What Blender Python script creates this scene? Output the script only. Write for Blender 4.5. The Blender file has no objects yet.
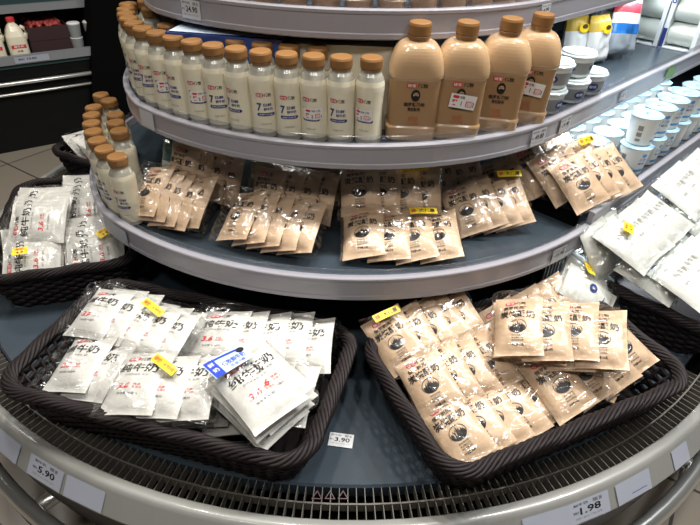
import bpy, bmesh, math, random
from mathutils import Vector, Matrix, noise
random.seed(7)
R2 = math.sqrt(.5)
COL = bpy.context.scene.collection
SC = bpy.context.scene

# ------------------------------------------------------------------ camera
PITCH, ROLL, FPX = 0.6180585877861586, -0.03127232297895794, 550.0
CAM = Vector((0.01328325, -1.6206238, 1.45))
_cr, _sr = math.cos(ROLL), math.sin(ROLL)
_r0 = Vector((1, 0, 0)); _d0 = Vector((0, -math.sin(PITCH), -math.cos(PITCH))); FWD = Vector((0, math.cos(PITCH), -math.sin(PITCH)))
RIGHT = _r0 * _cr + _d0 * _sr
DOWN = _d0 * _cr - _r0 * _sr

def ray(u, v):
    return RIGHT * ((u - 350) / FPX) + DOWN * ((v - 262.5) / FPX) + FWD
def P(u, v, z):
    """world point of the photo measured at (u, v) lying on the level z"""
    d = ray(u, v); return CAM + d * ((z - CAM.z) / d.z)

cd = bpy.data.cameras.new('camera'); cam = bpy.data.objects.new('camera', cd); COL.objects.link(cam)
cd.sensor_width = 36; cd.lens = FPX / 700 * 36; cd.clip_start = .02
cam.matrix_world = Matrix(((RIGHT.x, -DOWN.x, -FWD.x, CAM.x), (RIGHT.y, -DOWN.y, -FWD.y, CAM.y), (RIGHT.z, -DOWN.z, -FWD.z, CAM.z), (0, 0, 0, 1)))
SC.camera = cam

# ------------------------------------------------------------------ materials
def mat(name, col, rough=.5, metal=0, spec=.5, noise_amt=0, noise_scale=20, bump=0, bump_scale=60, coat=0, sss=0, trans=0, emit=0, alpha=1):
    m = bpy.data.materials.new(name); m.use_nodes = True
    nt = m.node_tree; b = nt.nodes['Principled BSDF']
    c = (*col, 1)
    b.inputs['Base Color'].default_value = c; b.inputs['Roughness'].default_value = rough
    b.inputs['Metallic'].default_value = metal; b.inputs['Specular IOR Level'].default_value = spec
    b.inputs['Coat Weight'].default_value = coat; b.inputs['Coat Roughness'].default_value = .12
    b.inputs['Transmission Weight'].default_value = trans
    if sss:
        b.inputs['Subsurface Weight'].default_value = sss; b.inputs['Subsurface Radius'].default_value = (.006, .005, .004)
    if emit:
        b.inputs['Emission Color'].default_value = c; b.inputs['Emission Strength'].default_value = emit
    if noise_amt or bump:
        tc = nt.nodes.new('ShaderNodeTexCoord')
    if noise_amt:
        n = nt.nodes.new('ShaderNodeTexNoise'); n.inputs['Scale'].default_value = noise_scale; n.inputs['Detail'].default_value = 5
        mx = nt.nodes.new('ShaderNodeMix'); mx.data_type = 'RGBA'
        mx.inputs['A'].default_value = (*[x * (1 - noise_amt) for x in col], 1); mx.inputs['B'].default_value = (*[min(1, x * (1 + noise_amt)) for x in col], 1)
        nt.links.new(tc.outputs['Object'], n.inputs['Vector']); nt.links.new(n.outputs['Fac'], mx.inputs['Factor'])
        nt.links.new(mx.outputs['Result'], b.inputs['Base Color'])
    if bump:
        n2 = nt.nodes.new('ShaderNodeTexNoise'); n2.inputs['Scale'].default_value = bump_scale; n2.inputs['Detail'].default_value = 3
        bp = nt.nodes.new('ShaderNodeBump'); bp.inputs['Strength'].default_value = bump; bp.inputs['Distance'].default_value = .004
        nt.links.new(tc.outputs['Object'], n2.inputs['Vector']); nt.links.new(n2.outputs['Fac'], bp.inputs['Height']); nt.links.new(bp.outputs['Normal'], b.inputs['Normal'])
    return m

def film(name, tint, base, rough, bump, scale=(26, 60, 30), edge=.45, dist=.006, cap=.16):
    """thin clear plastic: mostly see-through, sharp wrinkled reflections"""
    m = bpy.data.materials.new(name); m.use_nodes = True; nt = m.node_tree; nt.nodes.clear()
    out = nt.nodes.new('ShaderNodeOutputMaterial'); mix = nt.nodes.new('ShaderNodeMixShader')
    tr = nt.nodes.new('ShaderNodeBsdfTransparent'); tr.inputs['Color'].default_value = (*tint, 1)
    gl = nt.nodes.new('ShaderNodeBsdfGlossy'); gl.inputs['Roughness'].default_value = rough
    fr = nt.nodes.new('ShaderNodeFresnel'); fr.inputs['IOR'].default_value = 1.35
    ma = nt.nodes.new('ShaderNodeMath'); ma.operation = 'MULTIPLY_ADD'; ma.use_clamp = True
    ma.inputs[1].default_value = edge; ma.inputs[2].default_value = base
    tc = nt.nodes.new('ShaderNodeTexCoord'); mp = nt.nodes.new('ShaderNodeMapping'); mp.inputs['Scale'].default_value = scale
    n = nt.nodes.new('ShaderNodeTexNoise'); n.inputs['Scale'].default_value = 1; n.noise_type = 'RIDGED_MULTIFRACTAL'; n.inputs['Detail'].default_value = 1.6; n.inputs['Distortion'].default_value = .7
    bp = nt.nodes.new('ShaderNodeBump'); bp.inputs['Strength'].default_value = bump; bp.inputs['Distance'].default_value = dist
    L = nt.links.new
    L(tc.outputs['Object'], mp.inputs['Vector']); L(mp.outputs['Vector'], n.inputs['Vector']); L(n.outputs['Fac'], bp.inputs['Height'])
    L(bp.outputs['Normal'], gl.inputs['Normal']); L(bp.outputs['Normal'], fr.inputs['Normal'])
    mn = nt.nodes.new('ShaderNodeMath'); mn.operation = 'MINIMUM'; mn.inputs[1].default_value = cap
    L(fr.outputs['Fac'], ma.inputs[0]); L(ma.outputs['Value'], mn.inputs[0]); L(mn.outputs['Value'], mix.inputs['Fac'])
    L(tr.outputs['BSDF'], mix.inputs[1]); L(gl.outputs['BSDF'], mix.inputs[2]); L(mix.outputs['Shader'], out.inputs['Surface'])
    return m

M = {}
M['beige_film'] = mat('beige_sachet_plastic', (.66, .47, .31), .38, noise_amt=.07, noise_scale=30, bump=.35, bump_scale=70, coat=.25)
M['white_film'] = mat('white_sachet_plastic', (.67, .66, .615), .4, noise_amt=.03, noise_scale=30, bump=.35, bump_scale=70, coat=.2)
M['ink'] = mat('black_print', (.012, .011, .012), .45)
M['grey_ink'] = mat('grey_print', (.25, .24, .23), .5)
M['red'] = mat('red_print', (.62, .035, .04), .45)
M['orange_red'] = mat('orange_print', (.55, .10, .04), .45)
M['blue'] = mat('blue_print', (.02, .035, .20), .45)
M['bright_blue'] = mat('bright_blue_print', (.02, .06, .50), .45)
M['pale_blue'] = mat('pale_blue_print', (.55, .66, .80), .45)
M['sky_blue'] = mat('sky_blue_print', (.10, .32, .68), .45)
M['white'] = mat('white_print', (.82, .82, .80), .5)
M['yellow'] = mat('yellow_sticker_paper', (.86, .62, .01), .5)
M['tag_paper'] = mat('price_tag_paper', (.56, .57, .59), .55, noise_amt=.04)
M['sticker_paper'] = mat('promo_sticker_paper', (.80, .78, .76), .4)
M['holder'] = mat('clear_tag_holder_grey', (.36, .38, .45), .3, noise_amt=.08, noise_scale=14)
M['tan'] = mat('tan_print', (.50, .33, .20), .5)
M['wrap'] = film('clear_wrap_film', (.975, .975, .975), .030, .15, 1.0, (12, 27, 15), 1.4, .042)
M['wrap_cool'] = film('clear_bag_film', (.96, .975, .975), .05, .17, 1.0, (12, 27, 15), 1.25, .045)
M['guard'] = film('clear_acrylic', (.90, .91, .93), .03, .15, .01)
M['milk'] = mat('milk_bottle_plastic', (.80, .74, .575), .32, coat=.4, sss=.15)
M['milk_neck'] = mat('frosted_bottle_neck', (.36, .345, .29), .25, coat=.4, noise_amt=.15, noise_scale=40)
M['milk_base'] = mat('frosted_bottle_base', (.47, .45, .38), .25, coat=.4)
M['yog'] = mat('beige_bottle_plastic', (.50, .33, .185), .25, coat=.5, sss=.1)
M['yog_dark'] = mat('brown_bottle_panel', (.37, .22, .105), .25, coat=.5)
M['brown_milk'] = mat('brown_small_bottle_plastic', (.36, .19, .09), .3, coat=.4)
M['cap'] = mat('ochre_cap_plastic', (.25, .122, .040), .4, coat=.15, noise_amt=.06)
M['shelf_grey'] = mat('lavender_grey_shelf_edge', (.34, .33, .365), .32, noise_amt=.05, noise_scale=6, coat=.3)
M['shelf_groove'] = mat('shelf_edge_groove', (.20, .195, .22), .4)
M['deck'] = mat('slate_blue_deck', (.038, .052, .066), .24, noise_amt=.18, noise_scale=9, bump=.05, bump_scale=30)
M['deck_dark'] = mat('dark_deck_edge', (.012, .014, .016), .5)
M['rim'] = mat('warm_grey_rim', (.25, .25, .235), .35, noise_amt=.04, noise_scale=5, coat=.3)
M['black'] = mat('black_panel', (.010, .010, .010), .5, noise_amt=.2)
M['void'] = mat('black_recess', (.003, .003, .003), .9, spec=.05)
M['chrome'] = mat('brushed_chrome', (.62, .62, .59), .28, metal=.75, noise_amt=.05)
M['grille'] = mat('grey_brown_grille', (.11, .10, .085), .5, noise_amt=.1)
M['wicker'] = mat('dark_plum_brown_rattan', (.013, .0085, .0092), .62, spec=.3, noise_amt=.4, noise_scale=25)
M['core'] = mat('dark_blue_grey_back_panel', (.03, .045, .06), .5, noise_amt=.15)
M['card'] = mat('kraft_cardboard', (.40, .27, .15), .7, noise_amt=.08, noise_scale=12)
M['cream_box'] = mat('cream_carton', (.55, .50, .40), .5, noise_amt=.04)
M['choc'] = mat('chocolate_print', (.06, .03, .02), .5)
M['cup_white'] = mat('white_cup_plastic', (.76, .78, .76), .35, coat=.3)
M['lid'] = mat('pale_foil_lid', (.40, .60, .72), .22, noise_amt=.15, noise_scale=45, coat=.5, bump=.3, bump_scale=50)
M['lid_grey'] = mat('silvery_plastic_lid', (.58, .66, .68), .2, noise_amt=.2, noise_scale=60, coat=.5, bump=.5, bump_scale=70)
M['tub_band'] = mat('tub_sleeve_grey_white', (.27, .28, .28), .4)
M['tub_can'] = mat('cream_canister', (.56, .60, .55), .35, noise_amt=.05, coat=.3)
M['carton'] = mat('white_carton', (.70, .74, .76), .45)
M['green'] = mat('green_tag', (.16, .30, .10), .5, noise_amt=.2)
M['teal'] = mat('teal_pouch', (.02, .16, .17), .3, noise_amt=.3, noise_scale=15, coat=.4)
M['silver_bag'] = mat('silver_blue_bag', (.25, .36, .40), .22, metal=.3, noise_amt=.4, noise_scale=22, bump=.6, bump_scale=30)
M['blue_bag'] = mat('blue_snack_bag', (.03, .18, .55), .2, noise_amt=.5, noise_scale=18, bump=.5, bump_scale=35, coat=.5)
M['red_bag'] = mat('red_snack_bag', (.50, .06, .08), .3, noise_amt=.3, bump=.3)
M['clear_grey'] = mat('grey_milky_pouch', (.32, .36, .40), .2, noise_amt=.3, bump=.5, bump_scale=35, coat=.5)
M['cab_lip'] = mat('cabinet_shelf_edge', (.22, .23, .24), .4)
M['cab_dark'] = mat('cabinet_black', (.006, .0065, .0065), .45, spec=.15, noise_amt=.2)
M['cab_in'] = mat('cabinet_inside_teal', (.025, .06, .06), .5)
M['crate'] = mat('dark_maroon_crate', (.035, .012, .014), .6)
M['strawberry'] = mat('red_punnet_fruit', (.40, .06, .05), .45, noise_amt=.5, noise_scale=60)
M['cup_green'] = mat('cup_fruit_green', (.03, .09, .03), .5)

M['blue_box'] = mat('glossy_blue_box', (.03, .07, .26), .25, coat=.5)
M['yellow_soft'] = mat('soft_yellow_pouch_tip', (.62, .42, .06), .35)
def tile_floor():
    m = bpy.data.materials.new('beige_grey_floor_tiles'); m.use_nodes = True; nt = m.node_tree; b = nt.nodes['Principled BSDF']
    tc = nt.nodes.new('ShaderNodeTexCoord'); mp = nt.nodes.new('ShaderNodeMapping'); mp.inputs['Rotation'].default_value = (0, 0, math.radians(33))
    br = nt.nodes.new('ShaderNodeTexBrick'); br.offset = 0; br.inputs['Scale'].default_value = 1
    br.inputs['Brick Width'].default_value = .6; br.inputs['Row Height'].default_value = .6; br.inputs['Mortar Size'].default_value = .005
    br.inputs['Color1'].default_value = (.27, .235, .19, 1); br.inputs['Color2'].default_value = (.25, .215, .175, 1); br.inputs['Mortar'].default_value = (.06, .05, .045, 1)
    nt.links.new(tc.outputs['Object'], mp.inputs['Vector']); nt.links.new(mp.outputs['Vector'], br.inputs['Vector']); nt.links.new(br.outputs['Color'], b.inputs['Base Color'])
    b.inputs['Roughness'].default_value = .28
    return m
M['floor'] = tile_floor()
M['wall'] = mat('dark_back_wall', (.02, .02, .022), .7, noise_amt=.2, noise_scale=3)
M['ceil'] = mat('dim_ceiling', (.10, .10, .10), .8, noise_amt=.1, noise_scale=3)

# ------------------------------------------------------------------ mesh building
class MB:
    def __init__(s): s.v = []; s.f = []; s.m = []; s.mats = []; s.sm = []
    def mi(s, name):
        if name not in s.mats: s.mats.append(name)
        return s.mats.index(name)
    def add(s, verts, faces, m, smooth=True, xf=None):
        o = len(s.v); k = s.mi(m)
        s.v += [tuple(xf @ Vector(p)) if xf else tuple(p) for p in verts]
        for f in faces: s.f.append(tuple(i + o for i in f)); s.m.append(k); s.sm.append(smooth)
    def box(s, c, d, m, xf=None):
        x, y, z = c; a, b, e = d[0] / 2, d[1] / 2, d[2] / 2
        vs = [(x + i * a, y + j * b, z + k * e) for i in (-1, 1) for j in (-1, 1) for k in (-1, 1)]
        s.add(vs, [(0, 1, 3, 2), (4, 6, 7, 5), (0, 4, 5, 1), (2, 3, 7, 6), (0, 2, 6, 4), (1, 5, 7, 3)], m, False, xf)
    def lathe(s, prof, m, n=24, xf=None, cap=True):
        """prof: list of (r, z) or (r, z, material) bottom to top; the material goes to the band above that point"""
        rings = []
        for q in prof: rings.append([(q[0] * math.cos(2 * math.pi * i / n), q[0] * math.sin(2 * math.pi * i / n), q[1]) for i in range(n)])
        for k in range(len(prof) - 1):
            mm = prof[k][2] if len(prof[k]) > 2 else m
            s.add(rings[k] + rings[k + 1], [(i, (i + 1) % n, n + (i + 1) % n, n + i) for i in range(n)], mm, True, xf)
        if cap:
            s.add(rings[0], [tuple(reversed(range(n)))], prof[0][2] if len(prof[0]) > 2 else m, False, xf)
            s.add(rings[-1], [tuple(range(n))], prof[-1][2] if len(prof[-1]) > 2 else m, False, xf)
    def tube(s, pts, r, m, n=8, closed=False, ry=None, xf=None):
        k = len(pts); V = []; pts = [Vector(p) for p in pts]
        for i, p in enumerate(pts):
            a = pts[(i - 1) % k] if closed or i > 0 else p; b = pts[(i + 1) % k] if closed or i < k - 1 else p
            t = (b - a).normalized(); side = t.cross(Vector((0, 0, 1)))
            side = side.normalized() if side.length > 1e-4 else Vector((1, 0, 0))
            up = side.cross(t)
            for j in range(n):
                g = 2 * math.pi * j / n
                V.append(p + side * (r * math.cos(g)) + up * ((ry or r) * math.sin(g)))
        F = []
        for i in range(k if closed else k - 1):
            q = (i + 1) % k
            for j in range(n): F.append((i * n + j, i * n + (j + 1) % n, q * n + (j + 1) % n, q * n + j))
        if not closed: F += [tuple(reversed(range(n))), tuple((k - 1) * n + j for j in range(n))]
        s.add(V, F, m, True, xf)
    def grid(s, fn, nx, ny, m, smooth=True, xf=None, flip=False):
        V = [fn(i / nx, j / ny) for j in range(ny + 1) for i in range(nx + 1)]
        F = []
        for j in range(ny):
            for i in range(nx):
                a = j * (nx + 1) + i; q = (a, a + 1, a + nx + 2, a + nx + 1)
                F.append(tuple(reversed(q)) if flip else q)
        s.add(V, F, m, smooth, xf)
    def print_(s, design, fn, eps=.0005):
        """lay a flat printed design onto a surface; fn(x, y, lift) -> point"""
        for vs, fs, m, layer in design:
            s.add([fn(x, y, eps * (1 + layer)) for x, y in vs], fs, m, True)
    def mesh(s, name):
        me = bpy.data.meshes.new(name); me.from_pydata(s.v, [], s.f)
        for n in s.mats: me.materials.append(M[n])
        me.polygons.foreach_set('material_index', s.m); me.polygons.foreach_set('use_smooth', s.sm)
        me.update(); return me

def put(name, me, parent=None, mtx=None, label=None, cat=None, group=None, kind=None):
    if isinstance(me, MB): me = me.mesh(name)
    o = bpy.data.objects.new(name, me); COL.objects.link(o)
    if parent: o.parent = parent
    if mtx is not None: o.matrix_local = mtx
    if label: o['label'] = label
    if cat: o['category'] = cat
    if group: o['group'] = group
    if kind: o['kind'] = kind
    return o
def thing(name, label, cat, mtx=None, group=None):
    return put(name, None, None, mtx, label, cat, group)
def T(x, y, z): return Matrix.Translation((x, y, z))
def RZ(a): return Matrix.Rotation(a, 4, 'Z')
def RX(a): return Matrix.Rotation(a, 4, 'X')
def RY(a): return Matrix.Rotation(a, 4, 'Y')
def frame(o, u, v):
    """matrix with x = u, y = v (made square to each other evenly), z = their normal"""
    u = Vector(u).normalized(); v = Vector(v).normalized()
    a = (u + v).normalized(); b = (u - v).normalized()
    u = (a + b).normalized(); v = (a - b).normalized(); w = u.cross(v)
    return Matrix(((u.x, v.x, w.x, o[0]), (u.y, v.y, w.y, o[1]), (u.z, v.z, w.z, o[2]), (0, 0, 0, 1)))
ORD = ['first', 'second', 'third', 'fourth', 'fifth', 'sixth', 'seventh', 'eighth', 'ninth', 'tenth', 'eleventh', 'twelfth', 'thirteenth', 'fourteenth', 'fifteenth', 'sixteenth']

# ------------------------------------------------------------------ lettering
_tc = {}
def glyphs(txt, bold):
    k = (txt, bold)
    if k not in _tc:
        c = bpy.data.curves.new('lettering', 'FONT'); c.body = txt; c.resolution_u = 2; c.offset = bold; c.fill_mode = 'FRONT'
        o = bpy.data.objects.new('lettering', c); COL.objects.link(o)
        me = o.to_mesh()
        vs = [(v.co.x, v.co.y) for v in me.vertices]; fs = [tuple(p.vertices) for p in me.polygons]
        o.to_mesh_clear(); bpy.data.objects.remove(o); bpy.data.curves.remove(c)
        _tc[k] = (vs, fs)
    return _tc[k]
def text(txt, cx, cy, h, m, w=None, bold=.012, rot=0, slant=0, layer=0):
    vs, fs = glyphs(txt, bold)
    if not vs: return []
    x0 = min(v[0] for v in vs); x1 = max(v[0] for v in vs); y0 = min(v[1] for v in vs); y1 = max(v[1] for v in vs)
    sy = h / max(1e-6, y1 - y0); sx = sy if w is None else w / max(1e-6, x1 - x0)
    c, s = math.cos(rot), math.sin(rot); out = []
    for x, y in vs:
        X = (x - (x0 + x1) / 2) * sx; Y = (y - (y0 + y1) / 2) * sy; X += slant * Y
        out.append((cx + X * c - Y * s, cy + X * s + Y * c))
    return [(out, fs, m, layer)]
def rect(cx, cy, w, h, m, layer=0, nx=6, rot=0):
    c, s = math.cos(rot), math.sin(rot); vs = []
    for j in (-.5, .5):
        for i in range(nx + 1):
            X = (i / nx - .5) * w; Y = j * h; vs.append((cx + X * c - Y * s, cy + X * s + Y * c))
    return [(vs, [(i, i + 1, nx + 2 + i, nx + 1 + i) for i in range(nx)], m, layer)]
def pill(cx, cy, w, h, m, layer=0, n=14):
    vs = []
    for i in range(n + 1):
        x = (i / n - .5) * w; e = max(0, abs(x) - (w / 2 - h / 2)); y = math.sqrt(max(0, (h / 2) ** 2 - e * e))
        vs += [(cx + x, cy - y), (cx + x, cy + y)]
    return [(vs, [(2 * i, 2 * i + 2, 2 * i + 3, 2 * i + 1) for i in range(n)], m, layer)]
def ring(cx, cy, a, b, t, m, layer=0, n=28):
    vs = []
    for i in range(n):
        g = 2 * math.pi * i / n
        vs += [(cx + a * math.cos(g), cy + b * math.sin(g)), (cx + (a - t) * math.cos(g), cy + (b - t) * math.sin(g))]
    return [(vs, [(2 * i, (2 * i + 2) % (2 * n), (2 * i + 3) % (2 * n), 2 * i + 1) for i in range(n)], m, layer)]
def disc(cx, cy, a, b, m, layer=0, n=20):
    vs = [(cx, cy)] + [(cx + a * math.cos(2 * math.pi * i / n), cy + b * math.sin(2 * math.pi * i / n)) for i in range(n)]
    return [(vs, [(0, 1 + i, 1 + (i + 1) % n) for i in range(n)], m, layer)]
def skyline(cx, cy, a, b, m, layer=0):
    """emblem: spired towers inside an oval"""
    out = ring(cx, cy, a, b, a * .07, m, layer)
    prof = [(-.86, .05), (-.74, .25), (-.66, .1), (-.55, .2), (-.46, .55), (-.38, .2), (-.28, .3), (-.2, .62), (-.1, .3), (0, .95), (.1, .3), (.2, .62), (.28, .25), (.4, .2), (.5, .5), (.58, .15), (.7, .3), (.78, .05), (.86, 0)]
    vs = []
    for x, y in prof:
        lo = -math.sqrt(max(0, 1 - x * x)) * .95
        vs += [(cx + x * a, cy + b * lo), (cx + x * a, cy + b * (y - .08))]
    out += [(vs, [(2 * i, 2 * i + 2, 2 * i + 3, 2 * i + 1) for i in range(len(prof) - 1)], m, layer)]
    return out
def brand(cx, cy, h, pillm='red', inkm='ink'):
    """red pill with two white characters followed by two black ones"""
    return pill(cx - h * 1.25, cy, h * 2.5, h * 1.25, pillm) + text('佳宝', cx - h * 1.25, cy, h * .85, 'white', h * 1.9, .01, layer=1) + text('优牧', cx + h * 1.15, cy, h * 1.15, inkm, h * 2.2, .02)

D_BEIGE = (brand(-.004, .047, .0085) + text('俄罗斯风味', -.003, .0335, .0088, 'ink', .050, .018) + text('炭烧酸奶', -.001, .0185, .0165, 'ink', .066, .026)
           + skyline(0, -.0085, .0175, .0145, 'ink') + text('源自俄罗斯', 0, -.0275, .0035, 'ink', .022, .0) + text('炭火慢烧工艺', 0, -.0325, .0035, 'ink', .022, .0)
           + text('醇香浓厚美味', 0, -.0375, .0035, 'ink', .022, .0) + text('净含量160克', 0, -.0455, .0048, 'ink', .022, .02))
D_WHITE = (brand(-.006, .045, .0088) + text('纯牛奶', 0, .0235, .0195, 'ink', .066, .016) + text('巴氏杀菌乳 全脂', .002, .0085, .004, 'grey_ink', .04, .0)
           + text('3.6', -.012, -.0145, .0115, 'red', .021, .03, slant=.2) + text('优质', .010, -.0118, .0045, 'red', .012, .01) + text('乳蛋白', .011, -.0172, .004, 'red', .014, .0)
           + text('净含量180毫升', -.002, -.029, .0045, 'grey_ink', .036, .01))
D_BAG = (text('纯牛奶', .004, .022, .015, 'grey_ink', .046, .006) + text('新鲜', -.012, -.004, .006, 'grey_ink', .014, .0) + text('180ml', -.016, .044, .005, 'grey_ink', .016, 0))
D_OVAL = disc(.012, .002, .0125, .0095, 'blue') + text('鲜', .012, .002, .008, 'white', None, layer=1) + rect(-.006, -.030, .03, .003, 'blue')
D_BACK = rect(0, .04, .05, .012, 'bright_blue') + text('配料', 0, .04, .006, 'white', .02, layer=1) + rect(0, -.04, .05, .01, 'bright_blue') + text('优牧', .0, -.04, .006, 'white', .02, layer=1)

# ------------------------------------------------------------------ sachets and the wrapped packs
SW, SH, ST = .090, .128, .031
def make_sachet(mat_name, design, seed):
    b = MB(); off = Vector((seed * 7.3, seed * 3.1, 0))
    def zf(x, y):
        ax = min(1, abs(2 * x / SW)); ay = min(1, abs(2 * y / (SH - .014)))
        e = max(0, 1 - ax ** 2.3) ** .72 * max(0, 1 - ay ** 2.8) ** .75
        w = noise.noise(Vector((x * 45, y * 32, 0)) + off) * .0030 + noise.noise(Vector((x * 110, y * 55, 4)) + off) * .0012
        return ST / 2 * e + w * (.35 + .65 * e)
    def outline(x, y):
        # seal edges pull in a little between the corners
        k = 1 - .045 * (1 - min(1, abs(2 * y / SH)) ** 2.5)
        return x * k, y * (1 - .02 * (1 - min(1, abs(2 * x / SW)) ** 2))
    def fr(u, v, up):
        x, y = (u - .5) * SW, (v - .5) * SH; X, Y = outline(x, y)
        return (X, Y, zf(x, y) * up + (.0004 * up))
    b.grid(lambda u, v: fr(u, v, 1), 18, 24, mat_name)
    b.grid(lambda u, v: fr(u, v, -1), 18, 24, mat_name, flip=True)
    def pf(x, y, e):
        X, Y = outline(x, y); return (X, Y, zf(x, y) + .0004 + e)
    b.print_(design, pf, .0006)
    b.print_([([(-x, y) for x, y in vs], [tuple(reversed(f)) for f in fs], m, l) for vs, fs, m, l in D_BACK] if mat_name == 'white_film' else [], lambda x, y, e: (x, y, -zf(x, y) - .0004 - e), .0006)
    return b.mesh('sachet')
SACHET = {'beige': [make_sachet('beige_film', D_BEIGE, i) for i in range(3)], 'white': [make_sachet('white_film', D_WHITE, i + 5) for i in range(3)], 'bag': [make_sachet('white_film', D_BAG if i < 3 else D_OVAL, i + 9) for i in range(4)]}

def make_wrap(W, H, TH, seed, m, shear=0):
    b = MB(); off = Vector((seed * 5.7, seed * 2.3, seed))
    def f(u, v, up):
        x, y = u * 2 - 1, v * 2 - 1
        e = max(0, 1 - abs(x) ** 5) ** .5 * max(0, 1 - abs(y) ** 5) ** .5
        w = noise.noise(Vector((x * 3.5, y * 2.6, up)) + off) * .006 + abs(noise.noise(Vector((x * 9 + y * 4, y * 5 - x * 2, up * 3)) + off)) * .007
        flare = .006 * abs(x) ** 6 * noise.noise(Vector((y * 4, x, 2)) + off)
        return (x * W / 2 + w * .5, y * H / 2 + flare * 2 + shear * x * W / 2, up * (TH / 2 * e + .0005) + w * (.3 + .7 * e) + flare)
    b.grid(lambda u, v: f(u, v, 1), 34, 20, m); b.grid(lambda u, v: f(u, v, -1), 34, 20, m, flip=True)
    return b.mesh('plastic_wrap')

def flat_sticker(w, h, base, design, bend=.0):
    k = 1.28; w *= k; h *= k; design = [([(x * k, y * k) for x, y in vs], fs, m, l) for vs, fs, m, l in design]; b = MB()
    b.grid(lambda u, v: ((u - .5) * w, (v - .5) * h, -bend * ((2 * u - 1) ** 2)), 8, 3, base)
    b.print_(design, lambda x, y, e: (x, y, e - bend * (2 * x / w) ** 2), .0004)
    return b
def sticker_yellow(kind):
    if kind == 'price': return flat_sticker(.042, .013, 'yellow', text('特价', -.012, 0, .008, 'red', .013, .015) + text('4.90元', .009, 0, .006, 'orange_red', .018, .01), .001)
    if kind == 'small': return flat_sticker(.026, .018, 'yellow', text('特价', 0, .004, .006, 'red', .014, .015) + text('4.9', 0, -.004, .006, 'ink', .012, .01), .0006)
    return flat_sticker(.046, .0125, 'yellow', text('特', -.016, 0, .008, 'red', None, .02) + text('大优惠', .006, 0, .008, 'ink', .026, .02), .001)

QUEUE = []
def pack(name, label, group, kind, mtx, W, n, H=SH, stickers=(), layers=1, film_m='wrap', tilt=None, home=None, extra=None, shear=0):
    """clear bag of overlapping sachets; local x runs along the row, y up the sachets, z out of the printed face"""
    sx = 1.2 if kind == 'white' else 1.0; sw = SW * sx
    step = (W - sw) / max(1, n - 1); a = math.asin(min(.42, (.013 if kind == 'white' else .0165) / step)) if tilt is None and n > 1 else (tilt or 0)
    TH = sw * math.sin(a) * .75 + ST * .9 + (layers - 1) * .025
    QUEUE.append(dict(name=name, label=label, group=group, kind=kind, m=mtx.copy(), W=W, n=n, H=H, stickers=stickers, layers=layers, film=film_m, a=a, TH=TH, home=home, extra=extra, step=step, sx=sx, shear=shear,
                      hx=W / 2 * .92, hy=H / 2 * .82, hz=TH * .30, c=mtx @ Vector((0, 0, -(layers - 1) * .0125 + .001)), c0=None))
def sat(A, B):
    """smallest push that parts two boxes, or None"""
    d = B['c'] - A['c']
    if d.length > A['rad'] + B['rad']: return None
    ax = A['ax'] + B['ax'] + [p.cross(q) for p in A['ax'] for q in B['ax']]; best = None
    for x in ax:
        l = x.length
        if l < 1e-3: continue
        x = x / l
        ra = sum(abs(x.dot(u)) * h for u, h in zip(A['ax'], A['h'])); rb = sum(abs(x.dot(u)) * h for u, h in zip(B['ax'], B['h']))
        dd = d.dot(x); pen = ra + rb - abs(dd)
        if pen <= 0: return None
        if best is None or pen < best[0] - 1e-6: best = (pen, x if dd > 0 else -x)
    return best
def settle():
    for q in QUEUE:
        m3 = q['m'].to_3x3(); q['ax'] = [m3.col[i].normalized() for i in range(3)]; q['h'] = (q['hx'], q['hy'], q['hz']); q['rad'] = math.sqrt(sum(h * h for h in q['h'])); q['c0'] = q['c'].copy()
    for it in range(140):
        for i in range(len(QUEUE)):
            for j in range(i):
                A, B = QUEUE[j], QUEUE[i]; r = sat(A, B)
                if r:
                    k = r[1] * (r[0] * .5 + .0002); A['c'] = A['c'] - k; B['c'] = B['c'] + k
        for q in QUEUE:
            q['c'] = q['c'] + (q['c0'] - q['c']) * .04
            if q['home'] is None: continue
            X = q['W'] / 2 + .005; Y = q['H'] / 2 + .008; Z = q['TH'] * .42 + .004
            for px, py, pz in ((X, Y, 0), (-X, Y, 0), (X, -Y, 0), (-X, -Y, 0), (X * .9, 0, -Z * .7), (-X * .9, 0, -Z * .7), (0, Y * .85, -Z * .7), (0, -Y * .85, -Z * .7), (0, 0, -Z), (X * .9, 0, Z * .7), (-X * .9, 0, Z * .7), (0, Y * .85, Z * .7), (0, -Y * .85, Z * .7)):
                e = q['home'](q['c'] + q['ax'][0] * px + q['ax'][1] * py + q['ax'][2] * pz)
                if e is not None: q['c'] = q['c'] + e * .4
    for it in range(25):
        for q in QUEUE:
            if q['home'] is None: continue
            X = q['W'] / 2 + .007; Y = q['H'] / 2 + .010; Z = q['TH'] * .45 + .004
            for px, py, pz in ((X, Y, 0), (-X, Y, 0), (X, -Y, 0), (-X, -Y, 0), (X * .9, 0, -Z * .7), (-X * .9, 0, -Z * .7), (0, Y * .85, -Z * .7), (0, -Y * .85, -Z * .7), (0, 0, -Z)):
                e = q['home'](q['c'] + q['ax'][0] * px + q['ax'][1] * py + q['ax'][2] * pz)
                if e is not None: q['c'] = q['c'] + e * .3
    for q in QUEUE: q['m'] = Matrix.Translation(q['c'] - q['c0']) @ q['m']
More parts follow.
